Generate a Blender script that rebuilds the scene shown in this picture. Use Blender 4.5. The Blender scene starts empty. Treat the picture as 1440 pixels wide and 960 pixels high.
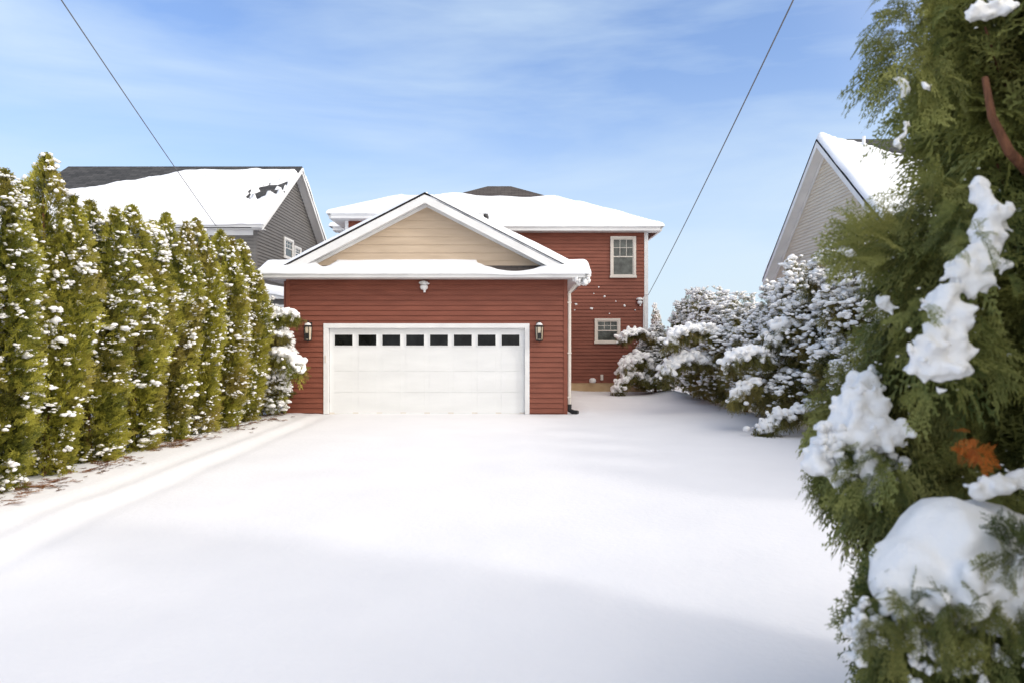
import bpy, math, random
import numpy as np
from mathutils import Vector, noise

random.seed(7)
rng = np.random.default_rng(11)
scene = bpy.context.scene
COL = scene.collection
R = math.radians
CAM_Z = 1.73
F = 960.0


def at(px, py, Y):
    """photo pixel (1440 wide) at distance Y -> point in the place"""
    return ((px - 720) / F * Y, Y, CAM_Z - (py - 484) / F * Y)


# ------------------------------------------------------------------ materials
def new_mat(name):
    m = bpy.data.materials.new(name)
    m.use_nodes = True
    nt = m.node_tree
    b = nt.nodes["Principled BSDF"]
    return m, nt, b


def N(nt, t, **kw):
    n = nt.nodes.new(t)
    for k, v in kw.items():
        setattr(n, k, v)
    return n


def ramp(nt, stops):
    r = N(nt, "ShaderNodeValToRGB")
    e = r.color_ramp.elements
    while len(e) < len(stops):
        e.new(0.5)
    for i, (p, c) in enumerate(stops):
        e[i].position = p
        e[i].color = (*c, 1)
    return r


def surf(name, c1, c2, scale=3.0, rough=0.6, bump=0.0, bscale=60.0, stretch=(1, 1, 1), spec=0.3, metal=0.0):
    m, nt, b = new_mat(name)
    tc = N(nt, "ShaderNodeTexCoord")
    mp = N(nt, "ShaderNodeMapping")
    mp.inputs["Scale"].default_value = stretch
    nt.links.new(tc.outputs["Object"], mp.inputs["Vector"])
    no = N(nt, "ShaderNodeTexNoise")
    no.inputs["Scale"].default_value = scale
    no.inputs["Detail"].default_value = 6
    nt.links.new(mp.outputs[0], no.inputs["Vector"])
    r = ramp(nt, [(0.3, c1), (0.7, c2)])
    nt.links.new(no.outputs["Fac"], r.inputs[0])
    nt.links.new(r.outputs[0], b.inputs["Base Color"])
    b.inputs["Roughness"].default_value = rough
    b.inputs["Specular IOR Level"].default_value = spec
    b.inputs["Metallic"].default_value = metal
    if bump > 0:
        n2 = N(nt, "ShaderNodeTexNoise")
        n2.inputs["Scale"].default_value = bscale
        n2.inputs["Detail"].default_value = 5
        nt.links.new(mp.outputs[0], n2.inputs["Vector"])
        bp = N(nt, "ShaderNodeBump")
        bp.inputs["Strength"].default_value = bump
        bp.inputs["Distance"].default_value = 0.02
        nt.links.new(n2.outputs["Fac"], bp.inputs["Height"])
        nt.links.new(bp.outputs[0], b.inputs["Normal"])
    return m


def leaf_mat(name, dark, mid, tip, transl=0.25, brown=0.7):
    m, nt, b = new_mat(name)
    a = N(nt, "ShaderNodeAttribute")
    a.attribute_name = "tint"
    tc = N(nt, "ShaderNodeTexCoord")
    no = N(nt, "ShaderNodeTexNoise")
    no.inputs["Scale"].default_value = 2.2
    no.inputs["Detail"].default_value = 4
    nt.links.new(tc.outputs["Object"], no.inputs["Vector"])
    mm = N(nt, "ShaderNodeMath", operation="MULTIPLY_ADD")
    nt.links.new(no.outputs["Fac"], mm.inputs[0])
    mm.inputs[1].default_value = 0.9
    oir = N(nt, "ShaderNodeObjectInfo")
    rm = N(nt, "ShaderNodeMath", operation="MULTIPLY_ADD")
    nt.links.new(oir.outputs["Random"], rm.inputs[0])
    rm.inputs[1].default_value = 0.28
    rm.inputs[2].default_value = -0.45 - 0.14
    nt.links.new(rm.outputs[0], mm.inputs[2])
    ad = N(nt, "ShaderNodeMath", operation="ADD")
    nt.links.new(a.outputs["Fac"], ad.inputs[0])
    nt.links.new(mm.outputs[0], ad.inputs[1])
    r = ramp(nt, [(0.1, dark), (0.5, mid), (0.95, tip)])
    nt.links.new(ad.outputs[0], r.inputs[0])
    nt.links.new(r.outputs[0], b.inputs["Base Color"])
    n3 = N(nt, "ShaderNodeTexNoise")
    n3.inputs["Scale"].default_value = 1.3
    n3.inputs["Detail"].default_value = 5
    oi = N(nt, "ShaderNodeObjectInfo")
    av = N(nt, "ShaderNodeVectorMath", operation="ADD")
    nt.links.new(tc.outputs["Object"], av.inputs[0])
    sc3 = N(nt, "ShaderNodeVectorMath", operation="SCALE")
    nt.links.new(oi.outputs["Location"], sc3.inputs[0])
    sc3.inputs["Scale"].default_value = 3.7
    nt.links.new(sc3.outputs[0], av.inputs[1])
    nt.links.new(av.outputs[0], n3.inputs["Vector"])
    bm_ = N(nt, "ShaderNodeMapRange")
    for k_, v_ in (("From Min", 0.47), ("From Max", 0.72), ("To Min", 0.0), ("To Max", brown)):
        bm_.inputs[k_].default_value = v_
    nt.links.new(n3.outputs["Fac"], bm_.inputs["Value"])
    r0 = r
    r = N(nt, "ShaderNodeMix", data_type="RGBA")
    nt.links.new(bm_.outputs[0], r.inputs[0])
    nt.links.new(r0.outputs[0], r.inputs[6])
    r2 = ramp(nt, [(0.1, (0.05, 0.030, 0.012)), (0.9, (0.30, 0.21, 0.075))])
    nt.links.new(ad.outputs[0], r2.inputs[0])
    nt.links.new(r2.outputs[0], r.inputs[7])
    b.inputs["Roughness"].default_value = 0.55
    b.inputs["Specular IOR Level"].default_value = 0.25
    r_out = r.outputs[2]
    nt.links.new(r_out, b.inputs["Base Color"])
    tr = N(nt, "ShaderNodeBsdfTranslucent")
    nt.links.new(r_out, tr.inputs["Color"])
    mx = N(nt, "ShaderNodeMixShader")
    mx.inputs[0].default_value = transl
    nt.links.new(b.outputs[0], mx.inputs[1])
    nt.links.new(tr.outputs[0], mx.inputs[2])
    nt.links.new(mx.outputs[0], nt.nodes["Material Output"].inputs["Surface"])
    return m


def snow_mat(name, bscale, dist, strength=0.5, col=((0.80, 0.82, 0.86), (0.88, 0.89, 0.92))):
    m, nt, b = new_mat(name)
    g = N(nt, "ShaderNodeNewGeometry")
    no = N(nt, "ShaderNodeTexNoise")
    no.inputs["Scale"].default_value = 0.9
    no.inputs["Detail"].default_value = 5
    nt.links.new(g.outputs["Position"], no.inputs["Vector"])
    r = ramp(nt, [(0.3, col[0]), (0.7, col[1])])
    nt.links.new(no.outputs["Fac"], r.inputs[0])
    nt.links.new(r.outputs[0], b.inputs["Base Color"])
    b.inputs["Roughness"].default_value = 0.7
    b.inputs["Specular IOR Level"].default_value = 0.2
    n2 = N(nt, "ShaderNodeTexNoise")
    n2.inputs["Scale"].default_value = bscale
    n2.inputs["Detail"].default_value = 8
    n2.inputs["Roughness"].default_value = 0.6
    nt.links.new(g.outputs["Position"], n2.inputs["Vector"])
    bp = N(nt, "ShaderNodeBump")
    bp.inputs["Strength"].default_value = strength
    bp.inputs["Distance"].default_value = dist
    nt.links.new(n2.outputs["Fac"], bp.inputs["Height"])
    nt.links.new(bp.outputs[0], b.inputs["Normal"])
    return m


def glass_mat(name, c, rough=0.06):
    m, nt, b = new_mat(name)
    tc = N(nt, "ShaderNodeTexCoord")
    no = N(nt, "ShaderNodeTexNoise")
    no.inputs["Scale"].default_value = 5
    no.inputs["Detail"].default_value = 5
    nt.links.new(tc.outputs["Object"], no.inputs["Vector"])
    r = ramp(nt, [(0.35, tuple(x * 0.5 for x in c)), (0.7, tuple(x * 1.8 for x in c))])
    nt.links.new(no.outputs["Fac"], r.inputs[0])
    nt.links.new(r.outputs[0], b.inputs["Base Color"])
    b.inputs["Roughness"].default_value = rough
    b.inputs["Specular IOR Level"].default_value = 0.5
    return m


def shingle_mat(name, c1, c2):
    m, nt, b = new_mat(name)
    tc = N(nt, "ShaderNodeTexCoord")
    br = N(nt, "ShaderNodeTexBrick")
    br.inputs["Scale"].default_value = 1.0
    br.inputs["Brick Width"].default_value = 0.3
    br.inputs["Row Height"].default_value = 0.14
    br.inputs["Mortar Size"].default_value = 0.006
    br.inputs["Color1"].default_value = (*c1, 1)
    br.inputs["Color2"].default_value = (*c2, 1)
    br.inputs["Mortar"].default_value = (0.015, 0.015, 0.016, 1)
    nt.links.new(tc.outputs["Object"], br.inputs["Vector"])
    nt.links.new(br.outputs["Color"], b.inputs["Base Color"])
    b.inputs["Roughness"].default_value = 0.9
    b.inputs["Specular IOR Level"].default_value = 0.1
    return m


M = {}
M["red"] = surf("red_siding", (0.185, 0.056, 0.034), (0.245, 0.078, 0.048), 1.4, 0.55, 0.12, 40, (1, 1, 6))
M["tan"] = surf("tan_siding", (0.47, 0.365, 0.265), (0.56, 0.445, 0.33), 1.2, 0.6, 0.15, 30, (1, 1, 8))
M["grey"] = surf("grey_siding", (0.135, 0.128, 0.122), (0.175, 0.166, 0.158), 1.1, 0.6, 0.1, 30, (1, 1, 8))
M["beige"] = surf("beige_siding", (0.62, 0.56, 0.46), (0.70, 0.64, 0.53), 1.1, 0.6, 0.1, 30, (1, 1, 8))
M["trim"] = surf("white_trim", (0.70, 0.70, 0.70), (0.80, 0.80, 0.79), 2.0, 0.45)
M["trim_warm"] = surf("almond_trim", (0.62, 0.57, 0.51), (0.70, 0.65, 0.58), 2.0, 0.5)
M["door"] = surf("white_door", (0.71, 0.72, 0.72), (0.79, 0.80, 0.80), 0.7, 0.45, 0.1, 90, (1, 1, 4))
M["found"] = surf("tan_concrete", (0.46, 0.32, 0.18), (0.56, 0.41, 0.25), 3.0, 0.9, 0.3, 30)
M["black"] = surf("black_metal", (0.012, 0.012, 0.013), (0.03, 0.028, 0.027), 20, 0.4)
M["lampglass"] = surf("frosted_glass", (0.5, 0.42, 0.30), (0.62, 0.54, 0.42), 12, 0.15, spec=0.6)
M["fixture"] = surf("white_fixture", (0.74, 0.74, 0.74), (0.82, 0.82, 0.82), 8, 0.4)
M["shingle"] = shingle_mat("brown_shingle", (0.075, 0.065, 0.062), (0.11, 0.097, 0.09))
M["shingle_dark"] = shingle_mat("charcoal_shingle", (0.05, 0.052, 0.055), (0.085, 0.085, 0.088))
M["glass"] = glass_mat("window_glass", (0.055, 0.062, 0.055), 0.12)
M["doorglass"] = glass_mat("door_glass", (0.006, 0.007, 0.007), 0.10)
M["doorglass"].node_tree.nodes["Principled BSDF"].inputs["Specular IOR Level"].default_value = 0.22
M["wood"] = surf("grey_fence_wood", (0.10, 0.065, 0.045), (0.18, 0.125, 0.09), 4, 0.85, 0.3, 30, (6, 6, 1))
M["bark"] = surf("red_brown_bark", (0.10, 0.042, 0.022), (0.24, 0.10, 0.05), 9, 0.9, 0.8, 30, (4, 4, 0.6))
M["wire"] = surf("wire_rubber", (0.12, 0.12, 0.13), (0.18, 0.18, 0.19), 5, 0.6)
M["snow"] = snow_mat("snow_roof", 9, 0.02, 0.45)
M["snow_ground"] = snow_mat("snow_ground", 14, 0.014, 0.40, ((0.765, 0.762, 0.785), (0.805, 0.80, 0.82)))
M["snow_tree"] = snow_mat("snow_clump", 45, 0.010, 0.6, ((0.83, 0.825, 0.82), (0.89, 0.885, 0.88)))
M["leaf_left"] = leaf_mat("leaf_yellow_green", (0.028, 0.033, 0.007), (0.140, 0.158, 0.026), (0.43, 0.40, 0.06), 0.33, 0.7)
M["leaf_right"] = leaf_mat("leaf_olive", (0.020, 0.022, 0.008), (0.11, 0.110, 0.028), (0.28, 0.25, 0.075), 0.3, 0.8)
M["leaf_near"] = leaf_mat("leaf_cedar", (0.018, 0.030, 0.010), (0.085, 0.118, 0.032), (0.28, 0.29, 0.085), 0.32, 0.35)
M["leaf_dead"] = leaf_mat("leaf_orange", (0.25, 0.06, 0.01), (0.50, 0.13, 0.02), (0.70, 0.22, 0.04), 0.3, 0.3)
M["core"] = surf("inner_twigs", (0.012, 0.012, 0.006), (0.03, 0.028, 0.014), 6, 1.0)
M["mulch"] = leaf_mat("brown_litter", (0.10, 0.035, 0.015), (0.20, 0.08, 0.035), (0.34, 0.16, 0.08), 0.1)


# ------------------------------------------------------------------ object helpers
def link(name, me, mats, parent=None, loc=None):
    o = bpy.data.objects.new(name, me)
    COL.objects.link(o)
    if mats and len(me.materials) == 0:
        for m in (mats if isinstance(mats, (list, tuple)) else [mats]):
            me.materials.append(m)
    if parent is not None:
        o.parent = parent
    if loc is not None:
        o.location = loc
    return o


def thing(name, label, cat, loc=(0, 0, 0), group=None):
    o = bpy.data.objects.new(name, None)
    COL.objects.link(o)
    o.empty_display_size = 0.3
    o.location = loc
    o["label"] = label
    o["category"] = cat
    if group:
        o["group"] = group
    return o


class MB:
    """collects simple shapes, builds one mesh"""

    def __init__(s, off=(0, 0, 0)):
        s.v, s.f, s.off = [], [], off

    def add(s, vs, fs):
        n = len(s.v)
        s.v += [tuple(a - b for a, b in zip(p, s.off)) for p in vs]
        s.f += [tuple(i + n for i in f) for f in fs]

    def box(s, x0, x1, y0, y1, z0, z1):
        s.add([(x0, y0, z0), (x1, y0, z0), (x1, y1, z0), (x0, y1, z0), (x0, y0, z1), (x1, y0, z1), (x1, y1, z1), (x0, y1, z1)],
              [(0, 3, 2, 1), (4, 5, 6, 7), (0, 1, 5, 4), (1, 2, 6, 5), (2, 3, 7, 6), (3, 0, 4, 7)])

    def prism(s, poly, d):
        """closed polygon (3D points) extruded along vector d"""
        n = len(poly)
        top = [tuple(a + b for a, b in zip(p, d)) for p in poly]
        fs = [tuple(range(n))[::-1], tuple(range(n, 2 * n))]
        fs += [(i, (i + 1) % n, n + (i + 1) % n, n + i) for i in range(n)]
        s.add(list(poly) + top, fs)

    def tube(s, pts, r, seg=8, r1=None):
        pts = [Vector(p) for p in pts]
        n = len(pts)
        vs, fs = [], []
        for i, p in enumerate(pts):
            d = (pts[min(i + 1, n - 1)] - pts[max(i - 1, 0)]).normalized()
            u = d.cross(Vector((0, 0, 1)))
            if u.length < 1e-3:
                u = d.cross(Vector((0, 1, 0)))
            u.normalize()
            w = d.cross(u)
            rr = r if r1 is None else r + (r1 - r) * i / (n - 1)
            for k in range(seg):
                a = 2 * math.pi * k / seg
                vs.append(tuple(p + (u * math.cos(a) + w * math.sin(a)) * rr))
        for i in range(n - 1):
            for k in range(seg):
                fs.append((i * seg + k, i * seg + (k + 1) % seg, (i + 1) * seg + (k + 1) % seg, (i + 1) * seg + k))
        fs.append(tuple(range(seg))[::-1])
        fs.append(tuple(range((n - 1) * seg, n * seg)))
        s.add(vs, fs)

    def lathe(s, c, prof, seg=16):
        vs, fs = [], []
        for (r, z) in prof:
            for k in range(seg):
                a = 2 * math.pi * k / seg
                vs.append((c[0] + r * math.cos(a), c[1] + r * math.sin(a), c[2] + z))
        n = len(prof)
        for i in range(n - 1):
            for k in range(seg):
                fs.append((i * seg + k, i * seg + (k + 1) % seg, (i + 1) * seg + (k + 1) % seg, (i + 1) * seg + k))
        fs.append(tuple(range(seg))[::-1])
        fs.append(tuple(range((n - 1) * seg, n * seg)))
        s.add(vs, fs)

    def build(s, name, mat, parent=None, bevel=0.0, smooth=False):
        me = bpy.data.meshes.new(name)
        me.from_pydata(s.v, [], s.f)
        if smooth:
            me.polygons.foreach_set("use_smooth", [True] * len(me.polygons))
        me.update()
        o = link(name, me, mat, parent)
        if bevel > 0:
            b = o.modifiers.new("bevel", "BEVEL")
            b.width = bevel
            b.segments = 2
            b.limit_method = "ANGLE"
        return o


def np_mesh(name, verts, faces, smooth=False, tint=None):
    """faces: (F,k) int array"""
    k = faces.shape[1]
    me = bpy.data.meshes.new(name)
    me.vertices.add(len(verts))
    me.vertices.foreach_set("co", np.ascontiguousarray(verts, dtype=np.float32).ravel())
    me.loops.add(faces.size)
    me.loops.foreach_set("vertex_index", np.ascontiguousarray(faces, dtype=np.int32).ravel())
    me.polygons.add(len(faces))
    me.polygons.foreach_set("loop_start", np.arange(0, faces.size, k, dtype=np.int32))
    if smooth:
        me.polygons.foreach_set("use_smooth", np.ones(len(faces), dtype=bool))
    if tint is not None:
        a = me.attributes.new("tint", "FLOAT", "POINT")
        a.data.foreach_set("value", np.ascontiguousarray(tint, dtype=np.float32))
    me.update(calc_edges=True)
    return me


def nz(x, y, z=0.0, s=1.0, o=0.0):
    return noise.noise(Vector((x * s + o, y * s + o * 0.7, z * s - o)))


# ------------------------------------------------------------------ ground
def ground_h(x, y):
    h = 0.05 * nz(x, y, 0, 0.22, 3) + 0.018 * nz(x, y, 0, 0.9, 9) + 0.004 * nz(x, y, 0, 3.5, 1)
    # bank of snow towards the hedge on the left, with the groove of an old wheel track in front of it
    e = -4.55 + 0.10 * nz(0, y, 0, 0.5, 4) - 0.05 * (y - 6)* 0.6
    d = x - e
    if y < 17.5:
        h += 0.026 * math.exp(-(d / 0.12) ** 2) - 0.028 * math.exp(-((d - 0.33) / 0.15) ** 2)
        h += 0.015 * math.exp(-((d + 0.45) / 0.14) ** 2)
    if y < 17.5:
        h += 0.05 * min(max((-4.9 - x) / 0.5, 0), 1)
    if y > 16.4 and -7 < x < 2.2:
        h *= 0.5
    # small drift at the foot of the right hedge and past the garage corner
    h += 0.16 * math.exp(-((x - 5.5) / 0.55) ** 2 - ((y - 23.6) / 1.4) ** 2)
    h += 0.05 * math.exp(-((x - 1.9) / 0.4) ** 2) * (1 if y > 17.2 else math.exp(-((y - 17.2) / 0.5) ** 2))
    return h


def axis(lo, hi, step, far):
    a = list(np.arange(lo, hi + 1e-6, step))
    d, s = hi, step
    while d < far:
        s *= 1.35
        d += s
        a.append(d)
    d, s = lo, step
    while d > -far:
        s *= 1.35
        d -= s
        a.insert(0, d)
    return a


gx = axis(-7.5, 8.0, 0.09, 700)
gy = axis(1.0, 27.0, 0.11, 700)
gv = [(x, y, ground_h(x, y) if abs(x) < 60 and abs(y) < 80 else 0.0) for y in gy for x in gx]
nx_ = len(gx)
ii, jj = np.meshgrid(np.arange(len(gy) - 1), np.arange(nx_ - 1), indexing="ij")
a = (ii * nx_ + jj).ravel()
gf = np.stack([a, a + 1, a + 1 + nx_, a + nx_], 1)
g = link("ground", np_mesh("ground", np.array(gv), gf, True), M["snow_ground"])
g["kind"] = "structure"


# ------------------------------------------------------------------ walls with real lap siding
def siding(mb, org, tan, nrm, z0, z1, lo, hi, exp=0.127, lap=0.030):
    """lap siding: lo(z), hi(z) give the extent along tan"""
    O, T, Nn = Vector(org), Vector(tan), Vector(nrm)
    z = z0
    while z < z1 - 1e-4:
        zt = min(z + exp, z1)
        a0, a1, b0, b1 = lo(z), hi(z), lo(zt), hi(zt)
        if a1 > a0:
            if b1 < b0:
                b0 = b1 = (b0 + b1) / 2
            P = lambda t, zz, d: tuple(O + T * t + Nn * d + Vector((0, 0, zz)))
            mb.add([P(a0, z, lap), P(a1, z, lap), P(b1, zt, 0.003), P(b0, zt, 0.003)], [(0, 1, 2, 3)])
            mb.add([P(a0, z, 0.003), P(a1, z, 0.003), P(a1, z, lap), P(a0, z, lap)], [(0, 1, 2, 3)])
        z = zt


def const(v):
    return lambda z: v


def window(parent, x0, x1, z0, z1, y, mats, name="window", upper_grid=True, axis_x=None, grid=(3, 2)):
    """double-hung window facing -Y (or facing +X at x=axis_x)"""
    tm, gm = mats
    def bx(mb, a0, a1, d0, d1, c0, c1):
        # a along wall, d outward distance, c height
        if axis_x is None:
            mb.box(a0, a1, y - d1, y - d0, c0, c1)
        else:
            mb.box(axis_x + d0, axis_x + d1, a0, a1, c0, c1)
    w = 0.085
    fr = MB()
    bx(fr, x0, x0 + w, 0.0, 0.055, z0, z1)
    bx(fr, x1 - w, x1, 0.0, 0.055, z0, z1)
    bx(fr, x0 + w, x1 - w, 0.0, 0.055, z1 - w, z1)
    bx(fr, x0 - 0.02, x1 + 0.02, 0.0, 0.075, z0 - 0.03, z0 + w * 0.7)
    W = fr.build(name, tm, parent, 0.004)
    zm = (z0 + z1) / 2
    sa = MB()
    a0, a1 = x0 + w, x1 - w
    c0, c1 = z0 + w * 0.7, z1 - w
    s = 0.035
    for (q0, q1, dd) in ((c0, zm + 0.015, 0.018), (zm - 0.015, c1, 0.032)):
        bx(sa, a0, a0 + s, 0.004, dd, q0, q1)
        bx(sa, a1 - s, a1, 0.004, dd, q0, q1)
        bx(sa, a0 + s, a1 - s, 0.004, dd, q0, q0 + s)
        bx(sa, a0 + s, a1 - s, 0.004, dd, q1 - s, q1)
    sa.build("sash", tm, W)
    pn = MB()
    bx(pn, a0 + s, a1 - s, 0.003, 0.010, c0 + s, c1 - s)
    pn.build("pane", gm, W)
    if upper_grid:
        mu = MB()
        u0, u1 = zm + s, c1 - s
        for i in range(1, grid[0]):
            xx = a0 + s + (a1 - a0 - 2 * s) * i / grid[0]
            bx(mu, xx - 0.008, xx + 0.008, 0.011, 0.017, u0, u1)
        for i in range(1, grid[1]):
            zz = u0 + (u1 - u0) * i / grid[1]
            bx(mu, a0 + s, a1 - s, 0.0105, 0.0165, zz - 0.008, zz + 0.008)
        mu.build("muntin", tm, W)
    return W


def edge_axis(lo, hi, step, both=True):
    offs = [0, 0.006, 0.02, 0.045, 0.08, 0.13, 0.19]
    a = [lo + o for o in offs]
    b = [hi - o for o in offs]
    n = max(1, int((b[-1] - a[-1]) / step))
    mid = list(np.linspace(a[-1], b[-1], n + 1))
    return a[:-1] + mid + b[::-1][1:]


def snow_sheet(name, x0, x1, y0, y1, hf, tf, parent, step=0.11, T=0.25, rad=0.2, drop=0.05, seed=0.0, round_edges="xXyY", cond=None, wob=0.03):
    """snow lying on a roof: height hf(x,y), thickness T shaped by tf(x,y), edges rounded and drooping"""
    xs, ys = edge_axis(x0, x1, step), edge_axis(y0, y1, step)
    nx, ny = len(xs), len(ys)
    V, ok = [], []
    for y in ys:
        for x in xs:
            ds = []
            if "x" in round_edges: ds.append(x - x0)
            if "X" in round_edges: ds.append(x1 - x)
            if "y" in round_edges: ds.append(y - y0)
            if "Y" in round_edges: ds.append(y1 - y)
            d = min(ds) if ds else 9
            q = 1 - min(max(d, 0) / rad, 1)
            e = math.sqrt(max(0.0, 1 - q * q))
            k = tf(x, y)
            t = T * (1 + 0.18 * nz(x, y, 0, 0.9, seed) + 0.06 * nz(x, y, 0, 3.1, seed + 5))
            t = t * e
            if k < 1:
                t = t * max(k, 0) - 0.05 * (1 - max(k, 0)) ** 3
            # outline wobbles a little
            ox = wob * nz(y * 1.3, seed, 0, 1.0, 2) if (x - x0 < 0.02 or x1 - x < 0.02) else 0
            oy = wob * nz(x * 1.3, seed, 0, 1.0, 7) if (y - y0 < 0.02 or y1 - y < 0.02) else 0
            V.append((x + ox, y + oy, hf(x, y) + t))
    Fc = []
    for j in range(ny - 1):
        for i in range(nx - 1):
            a = j * nx + i
            Fc.append((a, a + 1, a + 1 + nx, a + nx))
    # skirt
    ring = [i for i in range(nx)] + [j * nx + nx - 1 for j in range(1, ny)] + [(ny - 1) * nx + i for i in range(nx - 2, -1, -1)] + [j * nx for j in range(ny - 2, 0, -1)]
    base = len(V)
    cx, cy = (x0 + x1) / 2, (y0 + y1) / 2
    for n_, r_ in enumerate(ring):
        x, y, z = V[r_]
        zz = drop * (1 + 0.5 * nz(x, y, 0, 2.2, seed + 3))
        V.append((x, y, z - zz))
    m = len(ring)
    for k in range(m):
        Fc.append((ring[k], base + k, base + (k + 1) % m, ring[(k + 1) % m]))
    if cond:
        Fc = [f for f in Fc if all(cond(V[i][0], V[i][1]) for i in f)]
    me = np_mesh(name, np.array(V), np.array(Fc), True)
    return link(name, me, M["snow"], parent)


def sstep(a, b, x):
    t = min(max((x - a) / (b - a), 0), 1)
    return t * t * (3 - 2 * t)


# ------------------------------------------------------------------ the red house
GX0, GX1, GY = -5.60, 1.36, 17.0
GC = (GX0 + GX1) / 2
GE = 3.42           # roof height at the eave edge
GP = 0.515
EX0, EX1 = GX0 - 0.40, GX1 + 0.40
EY = GY - 0.42
HX0, HX1, HY, HY1 = -6.07, 4.95, 25.0, 35.0
PX0, PX1, PY = -5.50, -1.30, 22.6
house = thing("red_house", "red lap-sided house with tan gable over a wide white garage door, snow on its roofs", "house", (GC, GY, 0))
HO = tuple(house.location)


def hb():
    return MB(HO)


door_x0, door_x1, door_z = -4.57, 0.32, 2.13
tr = 0.115
# walls
w = hb()
zs = 0.03
siding(w, (0, GY, 0), (1, 0, 0), (0, -1, 0), zs, 3.36, const(GX0 + 0.05), const(door_x0 - tr + 0.01))
siding(w, (0, GY, 0), (1, 0, 0), (0, -1, 0), zs, 3.36, const(door_x1 + tr - 0.01), const(GX1 - 0.05))
siding(w, (0, GY, 0), (1, 0, 0), (0, -1, 0), zs + 0.127 * 17, 3.36, const(door_x0 - tr + 0.01), const(door_x1 + tr - 0.01))
siding(w, (GX1, 0, 0), (0, 1, 0), (1, 0, 0), zs, 3.36, const(GY + 0.05), const(HY))
siding(w, (GX0, 0, 0), (0, 1, 0), (-1, 0, 0), zs, 3.36, const(GY + 0.05), const(HY))
# solid body behind the siding
w.box(GX0 + 0.01, door_x0 - 0.02, GY + 0.004, GY + 0.14, -0.3, 3.3)
w.box(door_x1 + 0.02, GX1 - 0.01, GY + 0.004, GY + 0.14, -0.3, 3.3)
w.box(door_x0 - 0.02, door_x1 + 0.02, GY + 0.004, GY + 0.14, door_z + 0.02, 3.3)
w.box(GX0 + 0.01, GX0 + 0.12, GY + 0.15, HY - 0.01, -0.3, 3.3)
w.box(GX1 - 0.12, GX1 - 0.01, GY + 0.15, HY - 0.01, -0.3, 3.3)
w.build("garage_wall", M["red"], house)
# tan gable
gz0 = 3.40
slope_lo = lambda z: GC - (GE + GP * 3.88 - 0.12 - z) / GP
slope_hi = lambda z: GC + (GE + GP * 3.88 - 0.12 - z) / GP
tg = hb()
siding(tg, (0, GY, 0), (1, 0, 0), (0, -1, 0), gz0, GE + GP * 3.88 - 0.12, slope_lo, slope_hi, 0.20, 0.018)
tg.prism([(slope_lo(gz0), GY + 0.003, gz0), (slope_hi(gz0), GY + 0.003, gz0), (GC, GY + 0.003, GE + GP * 3.88 - 0.13)], (0, 0.1, 0))
tg.build("gable_wall", M["tan"], house)
# corner boards
cb = hb()
for (xa, xb) in ((GX0 - 0.02, GX0 + 0.075), (GX1 - 0.075, GX1 + 0.02)):
    cb = hb()
    cb.box(xa, xb, GY - 0.037, GY + 0.08, 0.0, 3.34)
    cb.build("corner_board", M["red"], house, 0.004)
cw = hb()
cw.box(HX1 - 0.11, HX1 + 0.03, HY - 0.04, HY + 0.09, 0.25, 5.8)
cw.build("corner_board", M["trim"], house, 0.004)
cw = hb()
cw.box(PX0 - 0.025, PX0 + 0.09, PY - 0.024, PY + 0.09, 3.0, 5.8)
cw.build("corner_board", M["trim"], house, 0.004)

# main two storey body
w = hb()
FZ = 0.33
siding(w, (0, HY, 0), (1, 0, 0), (0, -1, 0), FZ, 5.82, const(GX1 - 0.3), const(HX1 - 0.07))
siding(w, (0, HY, 0), (1, 0, 0), (0, -1, 0), 3.2, 5.82, const(HX0 + 0.02), const(GX1 - 0.3))
siding(w, (HX1, 0, 0), (0, 1, 0), (1, 0, 0), FZ, 5.82, const(HY + 0.08), const(HY1))
siding(w, (HX0, 0, 0), (0, 1, 0), (-1, 0, 0), FZ, 5.82, const(HY + 0.02), const(HY1))
siding(w, (0, PY, 0), (1, 0, 0), (0, -1, 0), 3.2, 5.82, const(PX0 + 0.08), const(PX1))
siding(w, (PX0, 0, 0), (0, 1, 0), (-1, 0, 0), 3.2, 5.82, const(PY + 0.08), const(HY))
siding(w, (PX1, 0, 0), (0, 1, 0), (1, 0, 0), 3.2, 5.82, const(PY), const(HY))
w.box(HX0 + 0.01, HX1 - 0.01, HY + 0.004, HY1 - 0.01, 0.1, 5.8)
w.box(PX0 + 0.01, PX1 - 0.01, PY + 0.004, HY, 2.0, 5.8)
w.build("wall", M["red"], house)
fd = hb()
fd.box(GX1 - 0.3, HX1 - 0.03, HY - 0.008, HY + 0.2, -0.3, FZ)
fd.box(HX1 - 0.2, HX1 - 0.031, HY + 0.2, HY1, -0.3, FZ)
fd.build("foundation", M["found"], house)

# garage roof
def groof(x):
    return GE + GP * (3.88 - abs(x - GC))


rf = hb()
for sgn in (-1, 1):
    xe = GC + sgn * 3.88
    th = 0.018
    poly = [(GC, EY, groof(GC)), (xe, EY, GE), (xe, EY, GE - th), (GC, EY, groof(GC) - th)]
    if sgn > 0:
        poly = poly[::-1]
    rf.prism(poly, (0, PY - EY + (2.4), 0))
groof_o = rf.build("roof", M["shingle"], house)
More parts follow.
